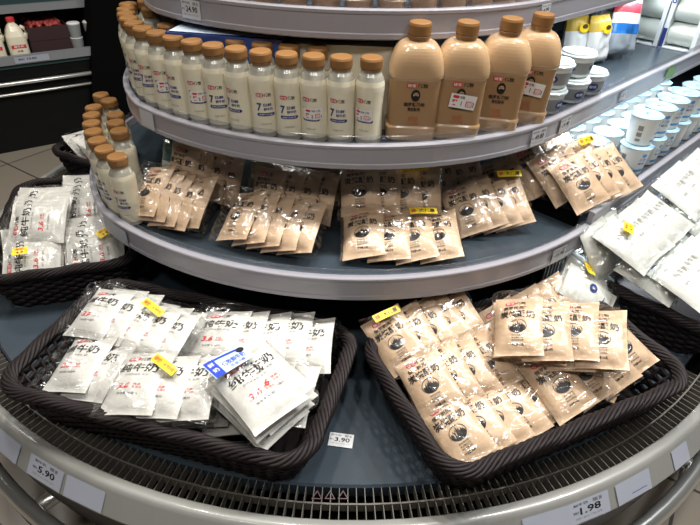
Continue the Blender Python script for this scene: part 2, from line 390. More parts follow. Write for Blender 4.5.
def build_packs():
    for PK, q in enumerate(QUEUE, 1):
        rnd = random.Random(PK); W, n, H, TH, a, layers, kind = q['W'], q['n'], q['H'], q['TH'], q['a'], q['layers'], q['kind']
        t = thing(q['name'], q['label'], 'yogurt pack' if kind == 'beige' else 'milk pack', q['m'], q['group'])
        for L in range(layers):
            for i in range(n):
                x = -W / 2 + SW * q['sx'] / 2 + i * q['step']
                m = T(x + rnd.uniform(-.002, .002), rnd.uniform(-.006, .006) + q['shear'] * x, -L * .025) @ RZ(rnd.uniform(-.07, .07)) @ RY(-a + rnd.uniform(-.03, .03)) @ Matrix.Diagonal((q['sx'], H / SH, 1, 1))
                put('sachet', SACHET[kind][(i * 3 + PK + L) % len(SACHET[kind]) if kind == 'bag' and i % 2 == 0 else (i + PK + L) % 3], t, m)
        put('plastic_wrap', make_wrap(W + .010, H + .014, TH + .010, PK, q['film'], q['shear']), t, T(0, 0, -(layers - 1) * .0125 + .001))
        for (k, x, y, rot) in q['stickers']:
            put('yellow_sticker', sticker_yellow(k), t, T(x, y + q['shear'] * x, TH / 2 + .0085) @ RZ(rot), label='yellow discount sticker')
        if q['extra']: q['extra'](t)
def in_basket(M_, W=.575, D=.352, H=.104, flare=.028):
    """keeps a corner of a pack inside a basket"""
    inv = M_.inverted(); r3 = M_.to_3x3()
    def f(p):
        l = inv @ p; e = Vector((0, 0, 0)); m = .021 + flare * max(0, 1 - l.z / H)
        if l.z < .012: e.z = .012 - l.z
        if l.z < H + .012:
            for i, h in ((0, W / 2), (1, D / 2)):
                if abs(l[i]) > h - m: e[i] = -math.copysign(abs(l[i]) - h + m, l[i])
        return r3 @ e if e.length > 0 else None
    return f
def on_shelf(z, R, straight=False, up=.02):
    def f(p):
        e = Vector((0, 0, 0))
        if p.z < z + .004: e.z = z + .004 - p.z
        if p.z < z + up + .012:
            if straight:
                r = p.dot(NR)
                if r > R - .015: e -= NR * (r - R + .015)
                if p.dot(DIR) < .012: e += DIR * (.012 - p.dot(DIR))
            else:
                r = math.hypot(p.x, p.y)
                if r > R - .015: e -= Vector((p.x, p.y, 0)) * ((r - R + .015) / r)
                if p.dot(DIR) > -.008 and p.dot(NR) > .2: e -= DIR * (p.dot(DIR) + .008)
        return e if e.length > 0 else None
    return f

def corners(TL, TR, BL, z, dz=0):
    a = P(TL[0], TL[1], z[0]); b = P(TR[0], TR[1], z[1]); c = P(BL[0], BL[1], z[2])
    o = (b + c) / 2; return frame(o, b - a, a - c), (b - a).length, (a - c).length, 0

# ------------------------------------------------------------------ levels of the island
RA, RB, RT, RD = .65, .78, .57, 1.133
ZA, ZB, ZT, ZD = 1.030, .814, 1.252, .587        # top of each shelf edge / of the base rim
DA, DB, DT, DD = ZA - .010, ZB - .020, ZT - .008, .576   # decks
DIR = Vector((R2, R2, 0)); NR = Vector((R2, -R2, 0))
def SR(s, r, z):
    """point on the straight right-hand run: s along it, r out from the spine"""
    return Vector((DIR.x * s + NR.x * r, DIR.y * s + NR.y * r, z))
def tight(a, k=.25):
    """the plan draws in towards the left end of the rounded front"""
    return 1 - k * max(0, (-135 - a) / 90)
def track(a0, a1, sl, srr, step=3, k_=.25):
    """plan of the island: list of (base point, outward normal); angles in degrees, -45 is the seam with the right run, -225 with the left"""
    out = []
    if sl:
        k = max(2, int(sl / .1)); out += [(DIR * (sl * (1 - i / k)), -NR * tight(-225, k_)) for i in range(k)]
    if a0 is not None:
        n = int(abs(a1 - a0) / step); out += [(Vector((0, 0, 0)), Vector((math.cos(math.radians(g)), math.sin(math.radians(g)), 0)) * tight(g, k_)) for g in [a0 + (a1 - a0) * i / n for i in range(n + 1)]]
    if srr:
        k = max(2, int((srr[1] - srr[0]) / .1)); i0 = 0 if a0 is None else 1
        out += [(DIR * (srr[0] + (srr[1] - srr[0]) * i / k), NR) for i in range(i0, k + 1)]
    return out
def sweep(b, tr, prof, m, smooth=True, caps=True):
    """prof: list of (r, z); open strip unless last equals first"""
    V = []; k = len(prof)
    for base, nrm in tr:
        for r, z in prof: V.append(base + nrm * r + Vector((0, 0, z)))
    F = []
    for i in range(len(tr) - 1):
        for j in range(k - 1): F.append((i * k + j, (i + 1) * k + j, (i + 1) * k + j + 1, i * k + j + 1))
    b.add(V, F, m, smooth)
    if caps and prof[0] == prof[-1]:
        e = len(tr) - 1
        b.add([V[j] for j in range(k - 1)], [tuple(range(k - 1))], m, False); b.add([V[e * k + j] for j in range(k - 1)], [tuple(reversed(range(k - 1)))], m, False)
ARC = (-225, -45)

isl = thing('display_island', 'large rounded chilled display island with stacked grey shelves, dark skirt and chrome rail', 'display counter')
def shelf(name, label, tr, R, ztop, h, deck, rin, slots):
    b = MB()
    # flat underside and deck, then the shaped edge
    sweep(b, tr, [(rin, deck - .022), (R - .012, deck - .022), (R - .012, deck), (rin, deck), (rin, deck - .022)], 'deck', False)
    t = put(name, b, isl, label=label)
    b = MB()
    sweep(b, tr, [(R - .012, ztop - h), (R - .001, ztop - h), (R + .001, ztop - h + .002), (R + .0012, ztop - h + .010), (R - .0002, ztop - h + .012), (R + .0002, ztop - .009), (R + .0022, ztop - .007), (R + .0022, ztop - .002), (R + .0005, ztop), (R - .012, ztop), (R - .012, ztop - h)], 'shelf_grey', False)
    put('shelf_edge', b, t)
    b = MB()
    sweep(b, tr, [(R - .010, ztop - .004), (R - .008, ztop + .017), (R - .0065, ztop + .017), (R - .008, ztop - .004), (R - .010, ztop - .004)], 'guard', True)
    put('clear_guard', b, t, label='clear acrylic strip along the shelf edge')
    return t

sh_top = shelf('shelf', 'rounded top shelf whose grey edge runs above the milk bottles', track(*ARC, 0, (0, 1.6)), RT, ZT, .052, DT, .10, 0)
sh_mid = shelf('shelf', 'rounded middle shelf carrying the white milk bottles and big beige bottles', track(*ARC, 0, (0, 1.8)), RA, ZA, .050, DA, .10, 0)
sh_low = shelf('shelf', 'rounded lower shelf carrying the beige yogurt packs, above the two baskets', track(*ARC, 0, None), RB, ZB, .054, DB, .10, 0)
sh_lowr = shelf('shelf', 'straight lower shelf on the right carrying white yogurt cups, one step higher', track(None, None, 0, (.004, 1.9)), RB, ZB + .030, .054, DB + .030, .10, 0)
b = MB(); b.box((0, 0, 0), (.58, .004, .048), 'void', T(*(SR(.003, .46, DB + .008))) @ RZ(math.radians(-45))); put('step_riser', b, sh_lowr, label='black step between the two lower shelves')
sh_lowl = shelf('shelf', 'straight lower shelf running away at the far left behind the bottles', track(None, None, 1.4, None), RB, ZB, .054, DB, .10, 0)
sh_midl = shelf('shelf', 'straight middle shelf running away at the far left', track(None, None, 1.4, None), RA, ZA, .05, DA, .10, 0)

# the base: one fixed refrigerated island
FULL = track(*ARC, 1.6, (0, 2.0), k_=.19)
b = MB(); sweep(b, FULL, [(.24, DD), (1.062, DD), (1.066, DD - .004), (1.066, DD - .03)], 'deck', False); put('deck', b, isl)
b = MB(); sweep(b, FULL, [(1.062, .50), (1.132, .50), (1.132, ZD - .004)], 'void', False)
# two rows of upright fins in the air return
k = 0
L = []
for base, nrm in track(-225, -45, 1.2, (0, 1.4), step=.78, k_=.19): L.append((base, nrm))
for base, nrm in L:
    side = Vector((-nrm.y, nrm.x, 0))
    for r0, r1 in ((1.068, 1.097), (1.101, 1.131)):
        p0 = base + nrm * r0; p1 = base + nrm * r1; zt = ZD - .011
        vs = [p0 - side * .0007 + Vector((0, 0, zt - .02)), p1 - side * .0007 + Vector((0, 0, zt - .02)), p1 - side * .0007 + Vector((0, 0, zt)), p0 - side * .0007 + Vector((0, 0, zt))]
        vs += [q + side * .0014 for q in vs]
        b.add(vs, [(0, 1, 2, 3), (7, 6, 5, 4), (3, 2, 6, 7)], 'grille', False)
sweep(b, FULL, [(1.0975, ZD - .03), (1.1005, ZD - .03), (1.1005, ZD - .010), (1.0975, ZD - .010), (1.0975, ZD - .03)], 'grille', False)
put('air_grille', b, isl, label='slotted grey air grille around the deck')
b = MB(); sweep(b, FULL, [(1.131, ZD - .03), (1.131, ZD - .003), (1.134, ZD), (1.148, ZD), (1.152, ZD - .002), (1.156, ZD - .008)], 'rim', True); put('rim', b, isl)
b = MB(); sweep(b, FULL, [(1.156, ZD - .008), (1.180, ZD - .044), (1.1795, ZD - .049), (1.172, ZD - .05)], 'rim', False); put('tag_rail', b, isl)
b = MB(); sweep(b, FULL, [(1.172, ZD - .05), (1.171, ZD - .06), (1.150, .40), (1.02, .26), (1.0, .0)], 'black', True); put('skirt', b, isl)
b = MB()
rp = [base + nrm * 1.185 + Vector((0, 0, .36)) for base, nrm in FULL]
b.tube(rp, .017, 'chrome', 12, ry=.024); put('bumper_rail', b, isl, label='chrome bumper rail')
b = MB(); b.tube([p - Vector((0, 0, .06)) for p in rp], .010, 'black', 8); put('bumper_strip', b, isl)
for a in (-215, -185, -160, -122, -90, -62, -46):
    n = Vector((math.cos(math.radians(a)), math.sin(math.radians(a)), 0)); b = MB()
    b.tube([n * 1.06 + Vector((0, 0, .33)), n * 1.18 + Vector((0, 0, .355))], .016, 'chrome', 10); put('rail_bracket', b, isl)
b = MB(); sweep(b, FULL, [(.22, DD - .02), (.22, 1.5), (.0, 1.5)], 'core', False); put('core_panel', b, isl, label='dark blue panel in the middle of the island')
b = MB()
for i in range(46):
    s = .02 + i * .02
    b.box((0, 0, 0), (.006, .006, .17), 'grille', T(*(SR(s, .70, .665))) @ RZ(math.radians(45)))
b.box((0, 0, 0), (1.1, .012, .19), 'void', T(*(SR(.52, .688, .67))) @ RZ(math.radians(45)))
put('back_grille', b, isl, label='black slotted grille under the straight shelf')
# faint triangles printed on the deck near its front edge
M['faint_red'] = mat('faint_red_print', (.085, .045, .05), .5)
b = MB()
for i in range(3):
    p = P(317 + i * 13, 496, DD + .0008)
    for q in range(3):
        g0 = math.pi / 2 + q * 2 * math.pi / 3; g1 = g0 + 2 * math.pi / 3
        A = Vector((math.cos(g0), math.sin(g0), 0)) * .011; B = Vector((math.cos(g1), math.sin(g1), 0)) * .011
        b.add([p + A, p + B, p + B * .72, p + A * .72], [(0, 1, 2, 3)], 'faint_red', False)
put('deck_marking', b, isl, label='three faint red triangles')

# price tags: each a small card slid into the edge
def tag_card(w, h, lines, base='tag_paper', border=True):
    b = MB(); b.grid(lambda u, v: ((u - .5) * w, (v - .5) * h, 0), 4, 2, base)
    b.grid(lambda u, v: ((u - .5) * w, (v - .5) * h, -.001), 4, 2, base, flip=True)
    b.print_(lines, lambda x, y, e: (x, y, e), .0003); return b
def tag_design(w, h, price, a='鲜牛奶', c='规格 180ml 产地 山东'):
    return (text(a, -w * .22, h * .34, h * .13, 'ink', w * .42, 0) + text(price, w * .05, h * .02, h * .32, 'ink', w * .62, .02) + text(c, -w * .02, -h * .28, h * .10, 'grey_ink', w * .8, 0)
            + text('||||| |||', w * .28, h * .33, h * .16, 'ink', w * .26, .02) + text('零售价', -w * .38, 0, h * .12, 'ink', w * .18, 0))
def edge_tag(parent, u, v, R, z, w, h, design, name='price_tag', tilt=0, label=None, base='tag_paper', straight=False):
    if straight:
        p = P(u, v, z); s = p.dot(DIR); pos = SR(s, R + .004, z); n = NR
    else:
        p = P(u, v, z); a = math.atan2(p.y, p.x); n = Vector((math.cos(a), math.sin(a), 0)); pos = n * (R + .004) + Vector((0, 0, z))
    x = Vector((-n.y, n.x, 0)); up = Vector((0, 0, 1)) * math.cos(tilt) - n * math.sin(tilt)
    put(name, tag_card(w, h, design, base), parent, frame(pos, x, up), label=label)
edge_tag(sh_top, 179, 12, RT, ZT - .026, .050, .034, tag_design(.050, .034, '24.90'), label='white price tag with 24.90')
edge_tag(sh_top, 526, 6, RT, ZT - .018, .034, .022, tag_design(.034, .022, '6.90'), straight=True)
edge_tag(sh_mid, 149, 119, RA, ZA - .024, .052, .038, [], label='blank white tag', base='tag_paper')
edge_tag(sh_mid, 541, 138, RA, ZA - .026, .047, .036, tag_design(.047, .036, '49.80'), label='price tag with 49.80')
edge_tag(sh_mid, 566, 125, RA, ZA - .024, .047, .034, tag_design(.047, .034, '19.90'), straight=True, label='price tag with 19.90')
edge_tag(sh_mid, 629, 97, RA, ZA - .022, .036, .022, tag_design(.036, .022, '12.9'), straight=True)
edge_tag(sh_low, 559, 254, RB, ZB - .028, .046, .034, tag_design(.046, .034, '15.90'), label='price tag with 15.90')
edge_tag(sh_low, 121, 234, RB, ZB - .028, .060, .040, [], label='empty clear tag pocket', base='holder')
TI = math.radians(34)
for (u, v, w, txt) in ((18, 435, .085, None), (48, 470, .085, '5.90'), (90, 487, .085, None), (587, 506, .090, '1.98'), (633, 486, .085, None), (680, 455, .05, None), (545, 520, .09, None)):
    edge_tag(isl, u, v, 1.1655, ZD - .0255, w, .038, tag_design(w * .8, .038, txt) if txt else rect(.012, -.009, w * .45, .0012, 'blue') if u == 633 else [], name='price_tag' if txt else 'tag_pocket', tilt=TI, label='price tag with ' + txt if txt else None, base='holder')
# the leaf-shaped green tag hanging from the straight middle shelf
p = P(690, 76, ZA - .02); b = MB()
b.print_(disc(-.016, .002, .020, .020, 'green') + disc(.018, -.004, .018, .016, 'green') + rect(.002, -.022, .006, .014, 'green'), lambda x, y, e: (x, y, e), .0004)
put('leaf_tag', b, sh_mid, frame(SR(p.dot(DIR), RA + .005, ZA - .02), DIR, Vector((0, 0, 1))), label='green leaf-shaped tag')
# loose tag lying on the deck between the baskets
q = P(341, 440, DD + .002)
put('price_tag', tag_card(.046, .030, tag_design(.046, .030, '3.90', '纯牛奶')), None, frame(q, Vector((1, -.12, 0)), Vector((.12, 1, 0))), label='small white price tag lying on the blue deck between the two baskets', cat='price tag')

# ------------------------------------------------------------------ small bottles
def bottle_meshes(kind):
    body = {'milk': 'milk', 'brown': 'brown_milk'}[kind]
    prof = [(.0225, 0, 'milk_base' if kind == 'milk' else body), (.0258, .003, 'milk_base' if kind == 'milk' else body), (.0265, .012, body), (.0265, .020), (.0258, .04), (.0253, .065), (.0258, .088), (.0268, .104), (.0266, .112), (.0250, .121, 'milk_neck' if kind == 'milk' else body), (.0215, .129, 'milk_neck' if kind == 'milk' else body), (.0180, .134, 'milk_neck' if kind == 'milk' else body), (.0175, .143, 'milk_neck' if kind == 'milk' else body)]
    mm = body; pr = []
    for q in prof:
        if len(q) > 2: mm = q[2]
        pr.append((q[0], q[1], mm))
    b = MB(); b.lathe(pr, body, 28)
    d = brand(-.002, .086, .0062) + text('7', -.0125, .063, .0155, 'blue', .0095, .03) + text('日鲜', .004, .067, .0062, 'blue', .016, .02) + text('鲜牛奶', .005, .0588, .0062, 'blue', .018, .02) + pill(0, .0485, .036, .0062, 'blue') + text('新鲜7日到家', 0, .0485, .0032, 'white', .026, .0, layer=1) + text('净含量243毫升', 0, .030, .003, 'grey_ink', .020, 0)
    def rad(z):
        for i in range(len(pr) - 1):
            if pr[i][1] <= z <= pr[i + 1][1]:
                f = (z - pr[i][1]) / (pr[i + 1][1] - pr[i][1]); return pr[i][0] + (pr[i + 1][0] - pr[i][0]) * f
        return .026
    def cyl(x, y, e):
        r = rad(y) + e; a = x / .026; return (r * math.sin(a), -r * math.cos(a), y)
    if kind == 'milk': b.print_(d, cyl, .0004)
    c = MB(); n = 60
    prof = [(.0200, .0, 1), (.0203, .001, 1), (.0205, .013, 1), (.0190, .0165, 0), (.0165, .0172, 0)]
    rings = [[(r * (1 + (.012 if rib and i % 2 else 0)) * math.cos(2 * math.pi * i / n), r * (1 + (.012 if rib and i % 2 else 0)) * math.sin(2 * math.pi * i / n), z) for i in range(n)] for r, z, rib in prof]
    for k in range(len(prof) - 1): c.add(rings[k] + rings[k + 1], [(i, (i + 1) % n, n + (i + 1) % n, n + i) for i in range(n)], 'cap')
    c.add(rings[-1], [tuple(range(n))], 'cap', False); c.add(rings[0], [tuple(reversed(range(n)))], 'cap', False)
    c.lathe([(.0192, -.0045), (.0197, -.0015), (.019, -.001)], 'cap', 28)
    return b.mesh('bottle_body'), c.mesh('cap'), cyl
BM = {k: bottle_meshes(k) for k in ('milk', 'brown')}
BH = .160
def promo(curve):
    b = MB()
    b.grid(lambda u, v: curve((u - .5) * .038, .060 + (v - .5) * .022, .0012), 8, 2, 'sticker_paper')
    d = pill(-.009, .0655, .010, .004, 'red') + text('优牧', .001, .0655, .004, 'ink', .007) + text('1元', .010, .0655, .004, 'ink', .008) + text('买', -.010, .056, .0088, 'red', .0085, .03) + text('2', -.001, .055, .006, 'ink', .004, .02) + rect(.0085, .056, .009, .0085, 'red') + text('赠', .0085, .056, .0075, 'white', .0075, .01, layer=1) + text('1', .0155, .055, .006, 'ink', None, .02)
    b.print_(d, lambda x, y, e: curve(x, y, .0012 + e), .0004); return b
PROMO = promo(BM['milk'][2]).mesh('promo_sticker')
def small_bottle(kind, pos, face, lean, label, group, sticker=False, name='milk_bottle'):
    """face: direction (radians) the print looks towards; lean tips the bottle back towards the spine"""
    n = Vector((pos[0], pos[1], 0)).normalized(); ax = Vector((n.y, -n.x, 0))
    m = T(*pos) @ Matrix.Rotation(-lean, 4, ax) @ RZ(face + math.pi / 2)
    t = thing(name, label, 'bottle', m, group)
    put('bottle_body', BM[kind][0], t); put('cap', BM[kind][1], t, T(0, 0, .1428))
    if sticker: put('promo_sticker', PROMO, t, RZ(sticker if sticker is not True else 0), label='white and red promotion sticker')
    return t
def spread(pts, dmin, rmax, it=60, fixed=()):
    """keep neighbouring bottles from running into each other"""
    pts = [Vector((p[0], p[1])) for p in pts]
    for _ in range(it):
        for i in range(len(pts)):
            for j in range(i):
                d = pts[i] - pts[j]; l = d.length
                if l < dmin:
                    d = d / max(l, 1e-5) * (dmin - l) / 2
                    if i in fixed: pts[j] -= d * 2
                    elif j in fixed: pts[i] += d * 2
                    else: pts[i] += d; pts[j] -= d
        for p in pts:
            s = p.x * R2 + p.y * R2
            r = p.length if s < 0 else abs(p.x * R2 - p.y * R2)
            lim = rmax * tight((math.degrees(math.atan2(p.y, p.x)) + 360) % 360 - 360) if s < 0 else rmax
            if r > lim:
                if s < 0: p *= lim / r
                else:
                    e = (rmax - r) * (1 if p.x * R2 - p.y * R2 > 0 else -1); p += Vector((R2, -R2)) * e
    return pts
LEAN = math.radians(2.2)
front = [(117, 21), (121, 29), (131, 34), (142, 37), (157, 40), (174, 45), (194, 48), (215, 52), (235, 57), (261, 60), (284, 62), (317, 63), (345, 66), (374, 64)]
second = [(149, 25), (184, 34), (196, 37), (213, 41), (250, 48), (273, 50), (296, 53)]
back = [(120, 12), (128, 6), (133, 7), (139, 3), (147, 1)]
cp = [P(u, v + 2, DA + BH) for u, v in front + second + back]
cp = [p + Vector((p.x, p.y, 0)).normalized() * BH * math.sin(LEAN) for p in cp]
sp = spread(cp, .0536, RA - .043, 90, (13,))
stk = {4: .25, 6: .2, 11: .15, 13: -.15}
for i, p in enumerate(sp):
    if i < 14: lab = "milk bottle in the middle shelf's front row, %s from the left" % ORD[i]; g = 'white milk bottles, front row'
    elif i < 21: lab = 'milk bottle in the second row of the middle shelf, %s from the left' % ORD[i - 14]; g = 'white milk bottles, second row'
    else: lab = 'milk bottle at the far left back end of the middle shelf, %s from the left' % ORD[i - 21]; g = 'white milk bottles, far left end'
    if i in stk: lab += ', bearing red-white sticker'
    # labels look mostly at the aisle, each turned a little its own way
    a = math.atan2(p.y, p.x) + [.1, -.2, .3, .6, .75, .05, .55, .5, -.12, .5, .3, -.1, -.12, -.45][i] if i < 14 else math.atan2(p.y, p.x) + random.uniform(-1, 1)
    small_bottle('milk', (p.x, p.y, DA + .003), a, LEAN, lab, g, stk.get(i, False))
front2 = [(103.6, 98.4), (101, 103.6), (98.4, 108.4), (95.6, 114.4), (95.5, 120.4), (93.6, 127), (99.4, 133.6), (101.6, 140), (109.6, 147)]
back2 = [(118, 113), (119, 120), (122.4, 126)]
cp = [P(u, v + 2, DB + BH) for u, v in front2 + back2]
cp = [p + Vector((p.x, p.y, 0)).normalized() * BH * math.sin(LEAN) for p in cp]
sp = spread(cp, .0545, RB - .042)
for i, p in enumerate(sp):
    lab = ('milk bottle at the left end of the lower shelf, outer row, %s from the back' % ORD[i]) if i < 9 else ('milk bottle at the left end of the lower shelf, inner row, %s from the back' % ORD[i - 9])
    small_bottle('milk', (p.x, p.y, DB + .003), math.atan2(p.y, p.x) + (.9 if i >= 9 else random.uniform(-.3, .5)), LEAN, lab, 'white milk bottles on the lower shelf')
for i in range(13):
    a = math.radians(-128 + i * 6.6); r = RT - .048
    small_bottle('brown', (r * math.cos(a), r * math.sin(a), DT + .001), a, 0, 'brown bottle on the top shelf, only its base in view, %s from the left' % ORD[i], 'brown bottles on the top shelf', name='drink_bottle')

# ------------------------------------------------------------------ big beige bottles
def big_bottle():
    b = MB(); N = 40
    def loop(w, d, z, e):
        out = []
        for i in range(N):
            a = 2 * math.pi * i / N; c, s = math.cos(a), math.sin(a)
            out.append((w / 2 * math.copysign(abs(c) ** (2 / e), c), d / 2 * math.copysign(abs(s) ** (2 / e), s), z))
        return out
    secs = [(.090, .068, 0, 5, 'yog'), (.098, .074, .004, 5, 'yog'), (.1005, .076, .024, 5, 'yog'), (.1015, .077, .0265, 5, 'yog'), (.1005, .076, .029, 5, 'yog_dark'), (.0955, .071, .032, 5, 'yog_dark'),
            (.0955, .071, .060, 5, 'yog_dark'), (.0955, .071, .105, 5, 'yog_dark'), (.0965, .072, .119, 5, 'yog'), (.1015, .077, .124, 4.6, 'yog'), (.1025, .078, .129, 4.4, 'yog')]
    for i in range(1, 13):      # rounded shoulder up to the neck
        g = math.pi / 2 * i / 12; c = math.cos(g) ** .85; z = .129 + .054 * math.sin(g) ** 1.15
        secs.append((.036 + (.1025 - .036) * c, .036 + (.078 - .036) * c, z, 4.4 - 2.4 * i / 12, 'yog'))
    secs += [(.0355, .0355, .187, 2, 'yog'), (.0355, .0355, .196, 2, 'yog')]
    ls = [loop(*s_[:4]) for s_ in secs]
    for k in range(len(ls) - 1): b.add(ls[k] + ls[k + 1], [(i, (i + 1) % N, N + (i + 1) % N, N + i) for i in range(N)], secs[k][4])
    b.add(ls[0], [tuple(reversed(range(N)))], 'yog'); b.add(ls[-1], [tuple(range(N))], 'yog')
    d = pill(-.008, .121, .020, .009, 'red') + text('佳宝', -.008, .121, .0062, 'white', .015, layer=1) + text('优牧', .013, .121, .0085, 'ink', .019, .02)
    # bearded man's head in black
    d += disc(.001, .101, .0085, .012, 'ink') + disc(.0015, .1015, .0052, .0055, 'tan', 1) + disc(-.0005, .1035, .0012, .0008, 'ink', 2) + disc(.0035, .1035, .0012, .0008, 'ink', 2) + rect(.0015, .1002, .0012, .003, 'choc', 2) + disc(.0015, .0955, .0065, .0055, 'ink', 2)
    d += text('俄罗斯风味', 0, .082, .0085, 'ink', .040, .02) + text('炭烧酸奶', 0, .072, .008, 'ink', .024, .02)
    d += text('醇厚浓香', 0, .054, .005, 'orange_red', .018, .0) + text('炭火慢烧', 0, .0485, .005, 'orange_red', .018, .0) + text('净含量', -.006, .0415, .004, 'orange_red', .012, 0) + text('900g', .007, .0415, .004, 'red', .010, .01)
    b.print_(d, lambda x, y, e: (x, -.0362 - e, y * .92), .0005)
    c = MB(); n = 72
    prof = [(.0200, 0, 1), (.0205, .001, 1), (.0205, .016, 1), (.0192, .020, 0), (.016, .021, 0)]
    rings = [[(r * (1 + (.012 if rib and i % 2 else 0)) * math.cos(2 * math.pi * i / n), r * (1 + (.012 if rib and i % 2 else 0)) * math.sin(2 * math.pi * i / n), z) for i in range(n)] for r, z, rib in prof]
    for k in range(len(prof) - 1): c.add(rings[k] + rings[k + 1], [(i, (i + 1) % n, n + (i + 1) % n, n + i) for i in range(n)], 'cap')
    c.add(rings[-1], [tuple(range(n))], 'cap', False); c.add(rings[0], [tuple(reversed(range(n)))], 'cap', False)
    c.lathe([(.0198, -.007), (.0203, -.002), (.0195, -.001)], 'cap', 28)
    return b.mesh('bottle_body'), c.mesh('cap')
BB = big_bottle()
ps = MB(); ps.grid(lambda u, v: ((u - .5) * .044, -.0395, (v - .5) * .024), 4, 2, 'sticker_paper')
ps.print_(pill(-.013, .007, .011, .005, 'red') + text('优牧', -.002, .007, .005, 'ink', .009) + text('买', -.014, -.003, .010, 'red', .010, .03) + text('1', -.002, -.003, .008, 'ink', None, .0) + rect(.011, -.003, .011, .010, 'red') + text('赠', .011, -.003, .009, 'white', .009, .01, layer=1) + text('1', .0185, -.003, .008, 'ink', None, .01), lambda x, y, e: (x, -.0395 - e, y), .0004)
PS2 = ps.mesh('promo_sticker')
bigs = [((418, 19), 'plain label and no sticker, next to the white bottles', False, .02), ((467, 20), 'sticker over its portrait, second from the white bottles', True, .10), ((512, 17), 'no sticker, third from the white bottles', False, .12), ((545, 13), 'sticker on it, last on the right beside the yogurt tubs', True, .10)]
cps = []
for (px, d, st, da) in bigs:
    p = P(px[0], px[1] + 2, DA + .214); n = Vector((p.x, p.y, 0)).normalized(); cps.append(p + n * .214 * math.sin(LEAN))
cps = spread(cps, .078, RA - .056)
for k, (px, d, st, da) in enumerate(bigs):
    p = cps[k]; n = Vector((p.x, p.y, 0)).normalized(); ax = Vector((n.y, -n.x, 0)); a = math.atan2(CAM.y - p.y, CAM.x - p.x) + (.10, .16, .12, .10)[k]
    t = thing('yogurt_bottle', 'large square beige yogurt bottle, ' + d, 'bottle', T(p.x, p.y, DA + .0035) @ Matrix.Rotation(-LEAN, 4, ax) @ RZ(a + math.pi / 2) , 'large beige yogurt bottles')
    put('bottle_body', BB[0], t); put('cap', BB[1], t, T(0, 0, .193))
    if st: put('promo_sticker', PS2, t, T(.006, 0, .080) @ RY(.12) @ Matrix.Diagonal((1.12, 1, 1.12, 1)), label='white and red promotion sticker')

# ------------------------------------------------------------------ wicker baskets
def basket_mesh(W, D, H, flare=.028, seed=0):
    def rr(w, d, rad, n):
        """rounded rectangle as n evenly spaced (point, normal)"""
        segs = []; hx, hy = w / 2 - rad, d / 2 - rad
        per = 2 * (2 * hx + 2 * hy) + 2 * math.pi * rad; out = []
        for i in range(n):
            s = per * i / n
            for (px, py, a0, straight) in ((hx, -hy, 0, 1), (hx, hy, 90, 0), (hx, hy, 90, 2), (-hx, hy, 180, 0), (-hx, hy, 180, 1), (-hx, -hy, 270, 0), (-hx, -hy, 270, 2), (hx, -hy, 360, 0)):
                L_ = 2 * hy if straight == 1 else 2 * hx if straight == 2 else math.pi * rad / 2
                if s <= L_:
                    if straight == 1:
                        sg = 1 if a0 == 0 else -1; out.append((Vector((sg * (hx + rad), -sg * hy + sg * s, 0)), Vector((sg, 0, 0))))
                    elif straight == 2:
                        sg = 1 if a0 == 90 else -1; out.append((Vector((sg * hx - sg * s, sg * (hy + rad), 0)), Vector((0, sg, 0))))
                    else:
                        g = math.radians(a0 - 90) + s / rad; nn = Vector((math.cos(g), math.sin(g), 0)); out.append((Vector((px, py, 0)) + nn * rad, nn))
                    break
                s -= L_
        return out, per
    body = MB(); rows = int(H / .0088); NS = 74
    for k in range(rows):
        z = .006 + k * (H - .012) / (rows - 1); f = flare * (1 - z / H) ** 1.3
        ring_, per = rr(W - .03 - 2 * f, D - .03 - 2 * f, .05, NS * 4)
        pts = [p + n * (.0036 * math.sin(math.pi * i / 4 + math.pi * k) ) + Vector((0, 0, z + .0008 * math.sin(i * 1.7 + k))) for i, (p, n) in enumerate(ring_)]
        body.tube(pts, .0036, 'wicker', 6, True, ry=.0056)
    # upright stakes
    r0, _ = rr(W - .03 - 2 * flare, D - .03 - 2 * flare, .05, NS); r1, _ = rr(W - .03, D - .03, .05, NS)
    for i in range(NS):
        body.tube([r0[i][0] + Vector((0, 0, .003)), r1[i][0] + Vector((0, 0, H - .006))], .0035, 'wicker', 5)
    rim = MB(); N = 520; ring_, per = rr(W - .026, D - .026, .055, N); turns = round(per / .125)
    for s in range(9):
        pts = []
        for i, (p, n) in enumerate(ring_):
            a = 2 * math.pi * (s / 9 + turns * i / N)
            pts.append(p + n * ((.0098 + .0011 * math.sin(i * .37 + s * 2)) * math.cos(a)) + Vector((0, 0, H + (.0085 + .0012 * math.sin(i * .29 + s)) * math.sin(a) + .0014 * math.sin(i * .21))))
        rim.tube(pts, .0041, 'wicker', 5, True, ry=.0035)
    flo = MB(); rf, _ = rr(W - .036 - 2 * flare, D - .036 - 2 * flare, .05, 60)
    flo.add([p + Vector((0, 0, .002)) for p, n in rf] + [p + Vector((0, 0, .007)) for p, n in rf], [tuple(range(60, 120)), tuple(reversed(range(60)))] + [(i, (i + 1) % 60, 60 + (i + 1) % 60, 60 + i) for i in range(60)], 'wicker', False)
    return body.mesh('basket_body'), rim.mesh('rim'), flo.mesh('basket_floor')
BK = basket_mesh(.575, .352, .104)
def basket(label, x, y, a, sx=1, sy=1, z=DD + .002):
    m = T(x, y, z) @ RZ(a) @ Matrix.Diagonal((sx, sy, 1, 1)); t = thing('wicker_basket', label, 'basket', m, 'dark wicker baskets on the island')
    put('woven_side', BK[0], t); put('rim', BK[1], t); put('basket_floor', BK[2], t)
    return in_basket(m)
HOME = {'beige yogurt packs on the lower shelf': on_shelf(DB, RB + .006)}
AL = math.radians(-14.5); ARr = math.radians(25)
HOME['white milk packs in the left basket'] = basket('dark brown wicker basket in front, left, full of white milk packs', -.292, -.872, AL, 1.065, 1.01)
